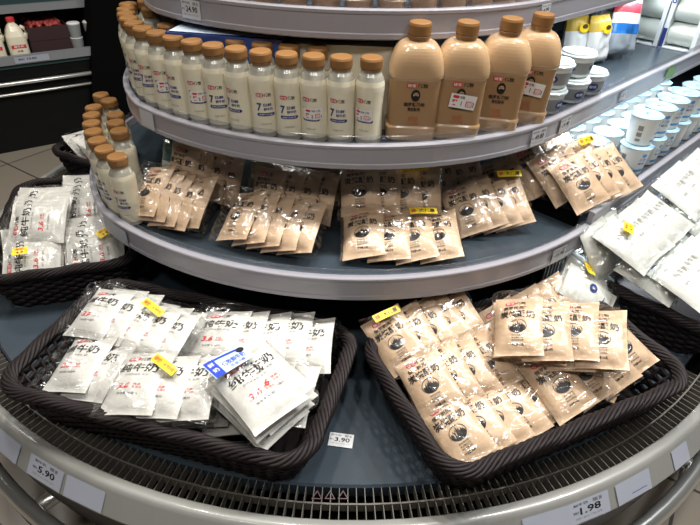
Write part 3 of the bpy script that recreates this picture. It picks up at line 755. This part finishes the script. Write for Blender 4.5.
HOME['beige yogurt packs in the right basket'] = basket('dark brown wicker basket in front, right, full of beige yogurt packs', .356, -.850, ARr, .98, 1.03)
HOME['white milk packs in the left edge basket'] = basket('dark brown wicker basket at the left edge, turned away, holding white milk packs', -.728, -.382, math.radians(107), .88, 1.0)
HOME['white milk packs in the far back basket'] = basket('small looking dark wicker basket far left at the back, near the floor', -.728, .178, math.radians(62), .88, .98)
c4 = SR(.285, .935, 0); HOME['bright white milk bags at the right'] = basket('dark wicker basket at the right edge under the pile of bright milk bags', c4.x, c4.y, math.radians(45), 1.0, 1.0)

# ------------------------------------------------------------------ packs on the lower shelf
GB = 'beige yogurt packs on the lower shelf'
def cpack(label, group, kind, TL, TR, BL, z, n, W=None, H=SH, **k):
    k.pop('shear', None); m, w, h, sh = corners(TL, TR, BL, z); k['shear'] = sh * .0; k['home'] = HOME[group]; nm = 'milk_pack' if kind == 'white' else 'yogurt_pack'
    return pack(nm, label, group, kind, m, W or min(.26, max(.15, w)), n, H, **k)
cpack('beige yogurt pack at the left end of the lower shelf, beside the white bottles', GB, 'beige', (134, 182), (212, 192), (108, 220), (.868, .866, .812), 5, .195, shear=0)
cpack('beige yogurt pack at the front of the lower shelf, second from the left', GB, 'beige', (234, 191), (334, 205), (211, 240), (.868, .866, .812), 5, .225)
cpack('beige yogurt pack with yellow sticker, front middle of the lower shelf, nearest the edge', GB, 'beige', (345, 208), (456, 203), (338, 262), (.855, .855, .810), 4, .245, stickers=(('slogan', .045, .040, .05),))
cpack('beige yogurt pack with a yellow sticker at the right end of the lower shelf', GB, 'beige', (438, 184), (512, 176), (458, 234), (.88, .88, .812), 4, .195, stickers=(('slogan', .060, .048, -.12),))
cpack('beige yogurt pack with yellow sticker standing just behind the front middle pack', GB, 'beige', (343, 190), (440, 183), (340, 224), (.895, .895, .840), 4, .225, H=.115, stickers=(('slogan', .045, .046, .1),))
cpack('beige yogurt pack behind the leftmost front pack, half in shade', GB, 'beige', (166, 166), (240, 170), (158, 192), (.900, .900, .845), 4, .19, H=.115)
cpack('beige yogurt pack in shade behind the second front pack', GB, 'beige', (252, 178), (338, 184), (246, 206), (.900, .900, .845), 4, .20, H=.112)
cpack('beige yogurt pack in shade behind the right end pack', GB, 'beige', (432, 168), (484, 163), (440, 196), (.895, .895, .845), 3, .15, H=.112)
cpack('dark shaded yogurt pack tucked between right end pack and straight shelf', GB, 'beige', (484, 160), (520, 155), (500, 196), (.88, .88, .825), 2, .13)
# straight shelf, right
GS = 'beige yogurt packs leaning on the straight shelf'
for i, (TL, TR, BL, st, lab) in enumerate(((( 551, 168), (606, 147), (578, 212), (), 'beige yogurt pack leaning at the end of the straight shelf, frontmost of three'), ((532, 163), (587, 140), (556, 205), (('slogan', .06, .05, 0),), 'beige yogurt pack leaning on the straight shelf, middle of three'), ((514, 156), (566, 134), (536, 197), (), 'beige yogurt pack leaning on the straight shelf, rearmost of three'))):
    m, w, h, sh = corners(TL, TR, BL, (.915, .915, .848)); pack('yogurt_pack', lab, GS, 'beige', m, .215, 4, SH, stickers=st, shear=0)

# ------------------------------------------------------------------ packs in the right basket
GR = 'beige yogurt packs in the right basket'
cpack('beige yogurt pack with yellow sticker, top of the back left corner of the right basket', GR, 'beige', (360, 326), (462, 297), (390, 368), (.712, .720, .676), 5, .235, stickers=(('slogan', -.075, .048, .05),))
cpack('beige yogurt pack along the back edge of the right basket', GR, 'beige', (470, 291), (560, 268), (492, 318), (.715, .715, .680), 5, .235)
cpack('beige yogurt pack lying on top in the middle of the right basket', GR, 'beige', (495, 304), (620, 322), (489, 357), (.752, .752, .715), 4, .24, layers=2)
cpack('beige yogurt pack at the left side of the right basket, below the stickered one', GR, 'beige', (397, 374), (512, 344), (431, 424), (.682, .690, .650), 5, .25)
cpack('beige yogurt pack low at the front left corner of the right basket', GR, 'beige', (436, 426), (548, 396), (466, 466), (.668, .668, .648), 5, .25)
cpack('beige yogurt pack at the right front side of the right basket', GR, 'beige', (560, 378), (664, 340), (598, 416), (.695, .695, .668), 4, .265)
cpack('beige yogurt pack in the back right corner of the right basket', GR, 'beige', (588, 312), (640, 340), (566, 350), (.690, .680, .665), 3, .17)

# ------------------------------------------------------------------ packs in the left basket
GL = 'white milk packs in the left basket'
cpack('white milk pack with yellow price sticker, back left of the left basket', GL, 'white', (108, 317), (196, 322), (62, 353), (.716, .716, .694), 5, .265, H=.122, stickers=(('price', .035, .035, -.28),))
cpack('white milk pack against the back rim of the left basket, left half', GL, 'white', (118, 309), (208, 315), (96, 333), (.690, .690, .666), 5, .25, H=.112)
cpack('white milk pack at the back right of the left basket', GL, 'white', (220, 314), (342, 328), (206, 360), (.708, .702, .680), 5, .285, H=.125)
cpack('white milk pack at the front left of the left basket', GL, 'white', (66, 366), (152, 374), (28, 406), (.706, .704, .688), 4, .235, H=.125)
cpack('white milk pack with yellow price sticker at the front middle of the left basket', GL, 'white', (128, 374), (212, 386), (112, 420), (.718, .714, .700), 3, .20, H=.125, stickers=(('price', .002, .026, -.55),))
cpack('white milk pack in the right front corner of the left basket', GL, 'white', (276, 366), (336, 376), (258, 420), (.690, .686, .668), 3, .215, H=.125)
LBL = flat_sticker(.060, .034, 'pale_blue', rect(-.022, 0, .014, .034, 'bright_blue') + text('鲜', -.022, .008, .008, 'white', None, layer=1) + text('奶', -.022, -.004, .008, 'white', None, layer=1) + text('优牧鲜牛奶', .006, -.002, .010, 'bright_blue', .034, .02) + text('低温冷藏', .007, -.011, .005, 'bright_blue', .022, 0) + rect(.002, .012, .034, .004, 'bright_blue', rot=-.12) + disc(.022, .007, .006, .005, 'ink'), .001)
cpack('stack of white milk sachets with blue label lying tilted on top of the left basket', GL, 'white', (205, 377), (255, 345), (247, 428), (.748, .748, .734), 2, .130, H=.140, layers=3, tilt=.10, extra=lambda t: put('blue_label', LBL, t, T(-.024, .058, .026) @ RX(-.16), label='pale blue and dark blue printed label'))
# one lower pack that shows under the tilted stack
p = P(228, 405, .628); pack('milk_pack', 'white milk pack underneath the tilted stack in the left basket', GL, 'white', T(*p) @ RZ(AL), .20, 4, SH, home=HOME[GL])

# ------------------------------------------------------------------ far left baskets
GF = 'white milk packs in the left edge basket'
def side_pack(lab, g, TL, TR, BL, z, n, st=(), W=None, fm='wrap'):
    """rows of sachets stacked away from the viewer: the row runs from the near edge to the far edge"""
    a = P(*TL, z[0]); b_ = P(*TR, z[1]); c = P(*BL, z[2]); o = (b_ + c) / 2
    m = frame(o, a - c, a - b_)
    return pack('milk_pack', lab, g, 'white', m, W or max(.17, (a - c).length * 1.1), n, SH * 1.03, stickers=st, film_m=fm, home=HOME[g])
side_pack('white milk pack on top in the middle of the left edge basket', GF, (28, 199), (74, 200), (10, 240), (.735, .735, .71), 6)
side_pack('white milk pack on top at the right of the left edge basket', GF, (76, 190), (104, 189), (66, 232), (.725, .725, .70), 6)
side_pack('white milk pack with yellow tag at the front of the left edge basket', GF, (0, 243), (56, 241), (-2, 279), (.705, .705, .68), 6, (('small', -.035, .01, -1.5),))
side_pack('white milk pack with yellow tag at the right front of the left edge basket', GF, (78, 242), (118, 234), (74, 270), (.695, .695, .670), 5, (('small', .0, -.03, -1.0),))
side_pack('white milk pack at the outer left side of the left edge basket', GF, (-24, 211), (16, 210), (-40, 246), (.70, .70, .68), 5)
side_pack('white milk pack low in the middle of the left edge basket', GF, (40, 228), (84, 228), (34, 262), (.670, .670, .650), 5)
GK = 'white milk packs in the far back basket'
side_pack('white milk pack at the left in the far back basket', GK, (52, 150), (86, 139), (62, 158), (.700, .700, .690), 3, W=.15)
side_pack('white milk pack at the right in the far back basket', GK, (74, 160), (96, 148), (84, 168), (.695, .695, .685), 3, W=.15)

# ------------------------------------------------------------------ bright bags on the right
GG = 'bright white milk bags at the right'
def pile_home(p):
    e = Vector((0, 0, max(0, .69 - p.z))); r = p.dot(NR)
    if p.z > ZB - .05 and r < RB + .012: e = e + NR * (RB + .012 - r)
    return e if e.length > 0 else None
for i, (s_, r_, z, yaw, tl, W, n, fm, lab, st) in enumerate((
        (.120, .850, .785, 46, 20, .28, 4, 'wrap_cool', 'bright white milk pack lying across the middle of the right pile', (('small', -.09, .03, .4),)),
        (.410, .855, .795, 44, 22, .29, 4, 'wrap_cool', 'bright white milk pack at the upper right end of the right pile', ()),
        (.740, .860, .795, 46, 20, .29, 4, 'wrap_cool', 'bright white milk pack furthest along the straight shelf in the right pile', ()),
        (.125, .925, .758, 50, 14, .27, 4, 'wrap_cool', 'white milk pack in crinkled clear bag at the front of the right pile', ()),
        (.405, .935, .765, 42, 16, .29, 4, 'wrap_cool', 'white milk pack with yellow tag at the right edge of the right pile', (('small', -.02, -.02, .3),)),
        (.130, .995, .730, 40, 10, .27, 4, 'wrap_cool', 'white milk pack lying along the near rim of the right edge basket', (('small', .06, .0, .3),)),
        (.410, 1.020, .730, 46, 10, .27, 4, 'wrap_cool', 'white milk pack lowest at the right photo edge', ()),
        (-.045, .825, .690, 75, 30, .16, 3, 'wrap_cool', 'small white milk pack with yellow tag standing by the shelf seam', (('small', .0, .03, .3),)),
        (.035, .805, .735, 50, 58, .16, 2, 'wrap_cool', 'white milk pack standing upright against the black slotted grille', ()))):
    p = SR(s_, r_, z); pack('milk_pack', lab, GG, 'bag', T(*p) @ RZ(math.radians(yaw)) @ RX(math.radians(tl)), W, n, SH * 1.05, stickers=st, film_m=fm, home=pile_home if s_ > .1 else None)

# ------------------------------------------------------------------ yogurt cups and tubs
def cup_meshes(r0, r1, h, band, lidm, lidr, lidh, n=28):
    b = MB(); b.lathe([(r0 * .9, 0), (r0, .003), (r0 + (r1 - r0) * .96, h - .004), (r1, h - .003), (r1 * 1.02, h)], 'cup_white', n)
    def cyl(x, y, e):
        r = r0 + (r1 - r0) * y / h + e; a = x / r0; return (r * math.sin(a), -r * math.cos(a), y)
    if band == 'cup':
        d = text('优牧', 0, h * .62, .008, 'sky_blue', .018, .02) + disc(0, h * .78, .006, .005, 'sky_blue') + text('酸奶', 0, h * .47, .005, 'blue', .018, .01) + rect(0, h * .2, .03, .006, 'sky_blue')
        for k in (-1, 1): d += rect(k * .045, h * .65, .011, .013, 'grey_ink') + rect(k * .045, h * .42, .011, .011, 'grey_ink') + rect(k * .045, h * .22, .011, .007, 'grey_ink')
    else:
        d = rect(0, h * .5, 2 * math.pi * r0 * .98, h * .6, 'tub_band', nx=36) + disc(0, h * .5, .012, .009, 'blue', 1) + rect(-.05, h * .5, .03, .012, 'ink', 1) + rect(.06, h * .55, .035, .010, 'ink', 1) + text('酸奶', 0, h * .5, .007, 'white', None, layer=2)
    b.print_(d, cyl, .0004)
    l = MB(); l.lathe([(lidr, 0), (lidr * 1.01, .001), (lidr * 1.01, lidh * .4), (lidr * .97, lidh * .55), (lidr * .93, lidh * .6), (lidr * .9, lidh), (.001, lidh)], lidm, n)
    if band == 'cup':
        l.add([(lidr * .6, -lidr * .7, lidh * .6), (lidr * 1.15, -lidr * .55, -.002), (lidr * 1.25, -lidr * .1, -.004), (lidr * .95, lidr * .1, lidh * .6)], [(0, 1, 2, 3)], 'sky_blue', False)
        l.print_(disc(-.004, .004, .016, .009, 'pale_blue') + text('酸奶', -.002, 0, .010, 'sky_blue', .022, .01, layer=1), lambda x, y, e: (x, y, lidh + e), .0004)
    return b.mesh('cup_body'), l.mesh('lid')
CUP = cup_meshes(.031, .0372, .072, 'cup', 'lid', .0395, .004)
TUB = cup_meshes(.033, .039, .044, 'tub', 'lid_grey', .042, .010)
def cup(kind, pos, a, label, group, name):
    md, h = (CUP, .0722) if kind == 'cup' else (TUB, .0442)
    t = thing(name, label, 'yogurt cup' if kind == 'cup' else 'yogurt tub', T(*pos) @ RZ(a), group)
    put('cup_body', md[0], t); put('lid', md[1], t, T(0, 0, h))
ZS = DB + .031
n = 0
for row in range(3):          # rows back from the edge
    for i in range(8):
        s = (.325, .262, .31)[row] + i * .088; r = (.722, .634, .546)[row]
        base = 'white yogurt cup, pale blue lid, %s row %s layer, %s from the yogurt packs'
        w = ('front', 'second', 'third')[row]
        cup('cup', SR(s, r, ZS), math.radians(45) + random.uniform(-.5, .5), base % (w, 'bottom', ORD[i]), 'yogurt cups, lower layer', 'yogurt_cup')
        if row == 0 and i < 6:
            cup('cup', SR(s + .006, r - .002, ZS + .0772), math.radians(45) + random.uniform(-.7, .2), base % (w, 'upper', ORD[i]), 'yogurt cups, upper layer', 'yogurt_cup')
ZS2 = DA + .001
tubs = [((560, 88), 0, 'left front, bottom'), ((587, 79), 0, 'middle front, bottom'), ((603, 71), 0, 'right, on its own'), ((565, 60), 1, 'stacked left, on top'), ((585, 49), 1, 'stacked right, on top')]
tp = [P(u, v, DA + .057 + l * .058) for (u, v), l, d in tubs]
low = spread(tp[:3], .087, RA - .058); lowp = [Vector((p.x, p.y, ZS2)) for p in low]
ups = [Vector((lowp[0].x + .004, lowp[0].y + .004, ZS2 + .0555)), Vector((lowp[1].x + .004, lowp[1].y + .012, ZS2 + .0555))]
for k, p in enumerate(lowp + ups):
    cup('tub', p, math.radians(40 - 20 * k), 'round yogurt tub with silvery lid beside the big bottles, ' + tubs[k][2], 'round yogurt tubs beside the big bottles', 'yogurt_tub')
pb = (lowp[0] + lowp[1]) / 2 + Vector((-.02, .085, 0)); 
cup('tub', (pb.x, pb.y, ZS2), .3, 'round yogurt tub hidden at the back of the tub stack', 'round yogurt tubs beside the big bottles', 'yogurt_tub')

# pouches behind the tubs
def pouch(W, H, TH, mats, seed, flat=.3):
    b = MB(); off = Vector((seed * 3.3, 1, seed))
    def f(u, v, up):
        x, y = u * 2 - 1, v * 2 - 1
        e = max(0, 1 - abs(x) ** 3) ** .6 * (max(0, 1 - abs(y) ** 4) ** .5 if y > 0 else max(0, 1 - abs(y) ** 8) ** .5)
        w = noise.noise(Vector((x * 3, y * 3, up)) + off) * .006
        return (x * W / 2 * (1 - .06 * y), up * (TH / 2 * e + .0004) + w * e, (y + 1) / 2 * H)
    k = len(mats)
    for i, m in enumerate(mats):
        for up in (1, -1): b.grid(lambda u, v: f(u, (i + v) / k, up), 16, max(3, 12 // k), m, flip=up > 0)
    return b
p = P(596, 52, DA + .09)
for i, (u, v, z, a) in enumerate(((572, 62, DA, 25), (594, 63, DA, 30))):
    q = P(u, v, z); b = pouch(.078, .125, .050, ['white', 'white', 'yellow_soft'], i) if 'yellow_soft' in M else pouch(.085, .145, .055, ['white', 'white', 'white'], i)
    b.print_(disc(0, .090, .018, .012, 'yellow') + disc(.002, .094, .010, .006, 'choc', 1), lambda x, y, e: (x, -.030 - e, y), .0006)
    put('snack_pouch', b, None, T(q.x, q.y, ZS2) @ RZ(math.radians(a)) @ RX(math.radians(-10)), label='white rounded pouch with yellow print behind the tubs, ' + ('left one' if i == 0 else 'right one'), cat='pouch', group='white pouches behind the tubs')
q = P(621, 62, DA)
put('snack_bag', pouch(.10, .165, .05, ['clear_grey', 'clear_grey', 'blue_bag', 'white', 'red_bag', 'white'], 9), None, T(q.x, q.y + .03, ZS2 + .012) @ RZ(math.radians(25)) @ RX(math.radians(-14)) @ RY(.12), label='shiny blue, clear and red striped snack bag leaning on the middle shelf', cat='snack bag')
# white cartons holding two lying canisters each
def carton(label, s, r):
    t = thing('yogurt_carton', label, 'carton', T(*SR(s, r, ZS2)) @ RZ(math.radians(-45)), 'white cartons on the right of the middle shelf')
    W, H, Dp = .104, .150, .11; b = MB()
    b.box((-W / 2 + .006, 0, H / 2), (.012, Dp, H), 'carton'); b.box((W / 2 - .006, 0, H / 2), (.012, Dp, H), 'carton'); b.box((0, 0, .002), (W, Dp, .004), 'carton'); b.box((0, Dp / 2, H / 2), (W, .003, H), 'carton'); b.box((0, .02, H), (W, Dp - .04, .003), 'carton')
    b.print_(rect(-W / 2 + .006, .030, .0118, .055, 'blue') + disc(-W / 2 + .006, H - .016, .006, .007, 'blue') + text('鲜', -W / 2 + .006, H - .016, .005, 'white', None, layer=1), lambda x, y, e: (x, -Dp / 2 - e, y), .0005)
    put('box_shell', b, t)
    for k in range(2):
        c = MB(); c.lathe([(.029, -.040), (.033, -.038), (.034, .025), (.034, .038), (.030, .040)], 'tub_can', 24, T(0, -.012, .040 + k * .068) @ RY(math.pi / 2)); put('canister', c, t)
for i in range(4): carton('white carton with two cream canisters, %s from the snack bag on the middle shelf' % ORD[i], .875 + .006 * i, .262 + i * .107)
# boxes at the back of the shelves
def box_thing(name, label, c, d, a, m, cat, top=None, group=None, face=None):
    b = MB(); b.box((0, 0, d[2] / 2), d, m)
    b.box((0, 0, d[2] + .0005), (d[0] * .995, .004, .001), 'deck_dark')
    if top: b.print_(top, lambda x, y, e: (x, y, d[2] + .0015 + e), .0005)
    if face: b.print_(face, lambda x, y, e: (x, -d[1] / 2 - e, y), .0005)
    return put(name, b, None, T(*c) @ RZ(a), label=label, cat=cat, group=group)
q = P(232, 38, DA + .165)
box_thing('gift_box', 'glossy blue gift box with pale lid behind the second row of bottles', (q.x - .01, q.y + .052, ZS2), (.235, .10, .166), -.16, 'blue_box' if 'blue_box' in M else 'core', 'box', rect(0, -.0, .225, .09, 'pale_blue') + disc(.02, 0, .045, .030, 'white', 1) + disc(.02, -.005, .028, .014, 'bright_blue', 2))
q = P(335, 46, DA + .160)
box_thing('cake_box', 'cream carton with brown swirl print behind the right milk bottles', (q.x + .012, q.y + .045, ZS2), (.20, .10, .162), -.03, 'cream_box', 'box', disc(.0, .0, .070, .034, 'choc') + disc(.0, -.006, .060, .024, 'cream_box', 1) + disc(.01, .004, .035, .013, 'choc', 2))
for i, (u, v) in enumerate(((308, 172), (360, 174), (412, 172))):
    q = P(u, v, DB + .10)
    box_thing('cardboard_box', 'plain brown cardboard box at the back of the lower shelf, %s' % ('left one', 'middle one with black lettering', 'right one')[i], (-.165 + i * .165, -.395 + abs(i - 1) * .03, DB + .001), (.155, .10, .160), (i - 1) * .25, 'card', 'box', group='cardboard boxes at the back of the lower shelf', face=text('炭烧酸奶', .0, .135, .018, 'ink', .085, .02) + text('俄罗斯风味', .0, .110, .011, 'ink', .07, .01) if i == 1 else None)
q = P(172, 150, DB + .11)
put('snack_pouch', pouch(.11, .13, .05, ['teal', 'white', 'teal', 'teal'], 3), None, T(q.x, q.y + .02, DB + .001) @ RZ(-.5) @ RX(-.2), label='dark teal pouch with white stripe in the shadow behind the left lower packs', cat='pouch')
q = P(212, 163, DB + .12)
put('snack_bag', pouch(.16, .13, .06, ['silver_bag', 'silver_bag', 'silver_bag'], 4), None, T(q.x, q.y + .03, DB + .001) @ RZ(-.35) @ RX(-.25), label='shiny silver blue bag behind the left beige packs on the lower shelf', cat='snack bag')

settle()
build_packs()

# ------------------------------------------------------------------ background: the dairy cabinet across the aisle
CA = math.radians(35); cx = Vector((math.cos(CA), math.sin(CA), 0)); cn = Vector((math.sin(CA), -math.cos(CA), 0)); co = Vector((-1.69, 1.72, 0))
CB = Matrix(((cx.x, -cn.x, 0, co.x), (cx.y, -cn.y, 0, co.y), (0, 0, 1, 0), (0, 0, 0, 1)))   # local x along the front, y into the cabinet
cab = thing('dairy_cabinet', 'dark refrigerated wall cabinet with grey shelf edges in the upper left background', 'cabinet', CB)
b = MB(); b.box((-.3, .35, .24), (2.6, .66, .48), 'cab_dark'); put('lower_body', b, cab)
b = MB(); b.box((-.3, .34, .495), (2.6, .66, .03), 'cab_in'); b.box((-.3, .72, .95), (2.6, .03, 1.0), 'cab_in'); put('inner_lining', b, cab)
b = MB(); b.box((-.3, .004, .528), (2.6, .03, .046), 'cab_lip'); put('shelf_edge', b, cab)
b = MB(); b.box((-.3, .15, .765), (2.6, .03, .040), 'cab_lip'); b.box((-.3, .42, .75), (2.6, .52, .012), 'cab_in'); put('shelf_edge', b, cab)
for z, r in ((.405, .012), (.345, .008)):
    b = MB(); b.tube([(-1.6, -.012, z), (1.0, -.012, z)], r, 'chrome', 8); put('chrome_trim', b, cab)
b = MB(); b.box((-.62, -.004, .44), (.35, .006, .07), 'cab_lip'); put('vent_panel', b, cab)
for x, w in ((-.48, .16), (-.20, .18)):
    b = MB(); b.box((x, -.014, .528), (w, .003, .034), 'holder'); b.print_(text('19.80', x, .531, .012, 'ink', .05) + text('鲜奶', x - w * .3, .531, .010, 'ink', .03), lambda X, Y, e: (X, -.0158 - e, Y), .0004); put('price_tag', b, cab)
b = MB(); b.print_(disc(-.44, .752, .034, .022, 'green'), lambda X, Y, e: (X, .132 - e, Y), .0006); put('leaf_tag', b, cab, label='green oval tag')
def local(u, v, y):
    """point of the photo on the plane y behind the cabinet front"""
    d = ray(u, v); p0 = co - cn * y; tt = (p0 - CAM).dot(cn) / d.dot(cn); q = CAM + d * tt
    return CB.inverted() @ q
def jug(label, x):
    t = thing('milk_jug', label, 'jug', CB @ T(x, .10, .511), 'milk jugs in the cabinet')
    b = MB(); N = 24
    secs = [(.098, 0), (.105, .01), (.106, .10), (.104, .125), (.085, .155), (.060, .178), (.036, .192), (.032, .200)]
    loops = [[(w / 2 * math.copysign(abs(math.cos(2 * math.pi * i / N)) ** .55, math.cos(2 * math.pi * i / N)), w / 2 * math.copysign(abs(math.sin(2 * math.pi * i / N)) ** .55, math.sin(2 * math.pi * i / N)), z) for i in range(N)] for w, z in secs]
    for k in range(len(loops) - 1): b.add(loops[k] + loops[k + 1], [(i, (i + 1) % N, N + (i + 1) % N, N + i) for i in range(N)], 'milk')
    b.print_(rect(0, .075, .075, .018, 'red') + text('鲜牛奶', 0, .075, .012, 'white', .05, layer=1) + text('低温', 0, .050, .010, 'ink', .03), lambda X, Y, e: (X, -.0532 - e, Y), .0006)
    put('jug_body', b, t)
    h = MB(); h.tube([(.035, -.02, .175), (.052, -.02, .165), (.058, -.02, .135), (.050, -.02, .105)], .010, 'milk', 8); put('handle', h, t)
    c = MB(); c.lathe([(.021, 0), (.022, .001), (.022, .020), (.019, .023)], 'red', 20, T(0, 0, .199)); put('cap', c, t)
for i, (u, v) in enumerate(((-2, 38), (15, 36))):
    q = local(u, v, .10); jug('white plastic milk jug with red cap in the background cabinet, %s' % ('cut by the photo edge', 'nearest the crates')[i], q.x - .035 * (1 - i))
qa = local(30, 42, .13); qb = local(70, 40, .13); xm = (qa.x + qb.x) / 2; wd = qb.x - qa.x
for k in range(2):
    b = MB(); W, H, Dp = wd, .075, .24
    b.box((0, Dp / 2, .004), (W, Dp, .008), 'crate')
    for (c_, d_) in (((0, 0, H / 2), (W, .008, H)), ((0, Dp, H / 2), (W, .008, H)), ((-W / 2, Dp / 2, H / 2), (.008, Dp, H)), ((W / 2, Dp / 2, H / 2), (.008, Dp, H))): b.box(c_, d_, 'crate')
    put('fruit_crate', b, None, CB @ T(xm, .12, .511 + k * .077), label='dark maroon crate in the background cabinet, ' + ('bottom of the pair' if k == 0 else 'top of the pair, filled with red goods'), cat='crate', group='dark crates')
b = MB(); rnd = random.Random(3)
for i in range(90):
    x = xm + rnd.uniform(-wd / 2 + .02, wd / 2 - .02); y = .12 + rnd.uniform(.02, .22)
    r = rnd.uniform(.010, .016)
    b.lathe([(r * .4, 0), (r, r * .7), (r * .8, r * 1.4), (r * .2, r * 1.8)], 'strawberry', 8, T(x, y, .511 + .135 + rnd.uniform(0, .014)))
    if i == 0: b.box((xm, .24, .511 + .13), (wd - .02, .22, .012), 'strawberry')
put('red_fruit', b, None, CB.copy(), label='heap of small red fruit packs filling the top dark crate', cat='fruit', kind='stuff')
for i in range(2):
    q = local(77 + i * 16, 40, .12)
    for k in range(2):
        t = thing('drink_cup', 'grey white lidded cup in the background cabinet, %s stack, %s' % (('left', 'right')[i], ('bottom', 'top')[k]), 'cup', CB @ T(q.x, .12, .511 + k * .078), 'cups in the cabinet')
        b = MB(); b.lathe([(.030, 0), (.031, .002), (.038, .074)], 'tub_band', 20); put('cup_body', b, t)
        b = MB(); b.lathe([(.037, 0), (.0375, .005), (.032, .010), (.002, .013)] if k else [(.036, 0), (.036, .003)], 'white', 20, T(0, 0, .074)); put('lid', b, t)

# ------------------------------------------------------------------ the room
def struct(name, b): return put(name, b, kind='structure')
b = MB(); b.box((0, 1.2, -.05), (9, 9, .1), 'floor'); struct('floor', b)
b = MB(); b.box((0, 5.7, 1.6), (9, .1, 3.2), 'wall'); struct('wall_back', b)
b = MB(); b.box((-4.5, 1.2, 1.6), (.1, 9, 3.2), 'wall'); struct('wall_left', b)
b = MB(); b.box((4.5, 1.2, 1.6), (.1, 9, 3.2), 'wall'); struct('wall_right', b)
b = MB(); b.box((0, -3.3, 1.6), (9, .1, 3.2), 'wall'); struct('wall_front', b)
b = MB(); b.box((0, 1.2, 3.25), (9, 9, .1), 'ceil'); struct('ceiling', b)
q0 = P(93, 140, 0); d = ray(91, -30); q1 = CAM + d * ((q0 - CAM).dot(cn) / d.dot(cn)); k = 3.19 / q1.z; q1 = q0 + (q1 - q0) * k
b = MB(); w_ = cx * .42; h_ = -cn * .22
vs = [q0, q0 + w_, q0 + w_ + h_, q0 + h_, q1, q1 + w_, q1 + w_ + h_, q1 + h_]
b.add(vs, [(3, 2, 1, 0), (4, 5, 6, 7), (0, 1, 5, 4), (1, 2, 6, 5), (2, 3, 7, 6), (3, 0, 4, 7)], 'void', False); struct('black_column_1', b)  # the black column by the cabinet, its top leaning right

# ------------------------------------------------------------------ light
def area(name, loc, target, size, power, color=(1, 1, 1), size_y=None):
    l = bpy.data.lights.new(name, 'AREA'); l.energy = power; l.color = color; l.size = size
    if size_y: l.shape = 'RECTANGLE'; l.size_y = size_y
    o = bpy.data.objects.new(name, l); COL.objects.link(o); o.location = loc
    o.rotation_euler = (Vector(target) - Vector(loc)).to_track_quat('-Z', 'Y').to_euler(); return o
for x, pw in ((-.95, 14), (-.25, 22), (.45, 28), (1.15, 28)):
    area('ceiling_lamp', (x, -.42, 3.15), (x * .8, -.6, .6), .14, pw, (1, .955, .885))
for x in (-.9, 0, .9):
    area('ceiling_lamp', (x, -2.2, 3.15), (x * .8, -.7, .8), .2, 11, (1, .955, .885))
area('shelf_led_and_fill', (-.05, -.30, ZA - .06), (-.05, -.62, .80), .5, .9, (1, .95, .88), .05)  # no LED here: added warm fill that brightens the back of the lower shelf
area('ceiling_lamp', (1.7, -.4, 3.15), (1.0, -.3, .75), .2, 40, (.93, .97, 1))
area('ceiling_lamp', (-2.2, .6, 3.15), (-2.1, 1.0, 0), .4, 16, (1, .95, .88))
# LED strips under the straight shelves on the right
for z, r, pw in ((ZA - .075, RA - .05, 1.5), (ZT - .07, RT - .05, 1.6), (ZB - .03, RB - .05, 9)):
    d = (NR * .22 - Vector((0, 0, 1))).normalized(); o = area('shelf_led_and_fill', (0, 0, 0), (0, 0, -1), 1.0, pw, (.85, .94, 1), .02)
    o.matrix_world = frame(SR(.62, r, z), DIR, (-d).cross(DIR))
w = bpy.data.worlds.new('room_air'); SC.world = w; w.use_nodes = True
w.node_tree.nodes['Background'].inputs['Color'].default_value = (.9, .95, 1, 1); w.node_tree.nodes['Background'].inputs['Strength'].default_value = .07
SC.view_settings.view_transform = 'Standard'; SC.view_settings.look = 'None'; SC.view_settings.exposure = .2
try:
    SC.cycles.transparent_max_bounces = 24
except Exception: pass
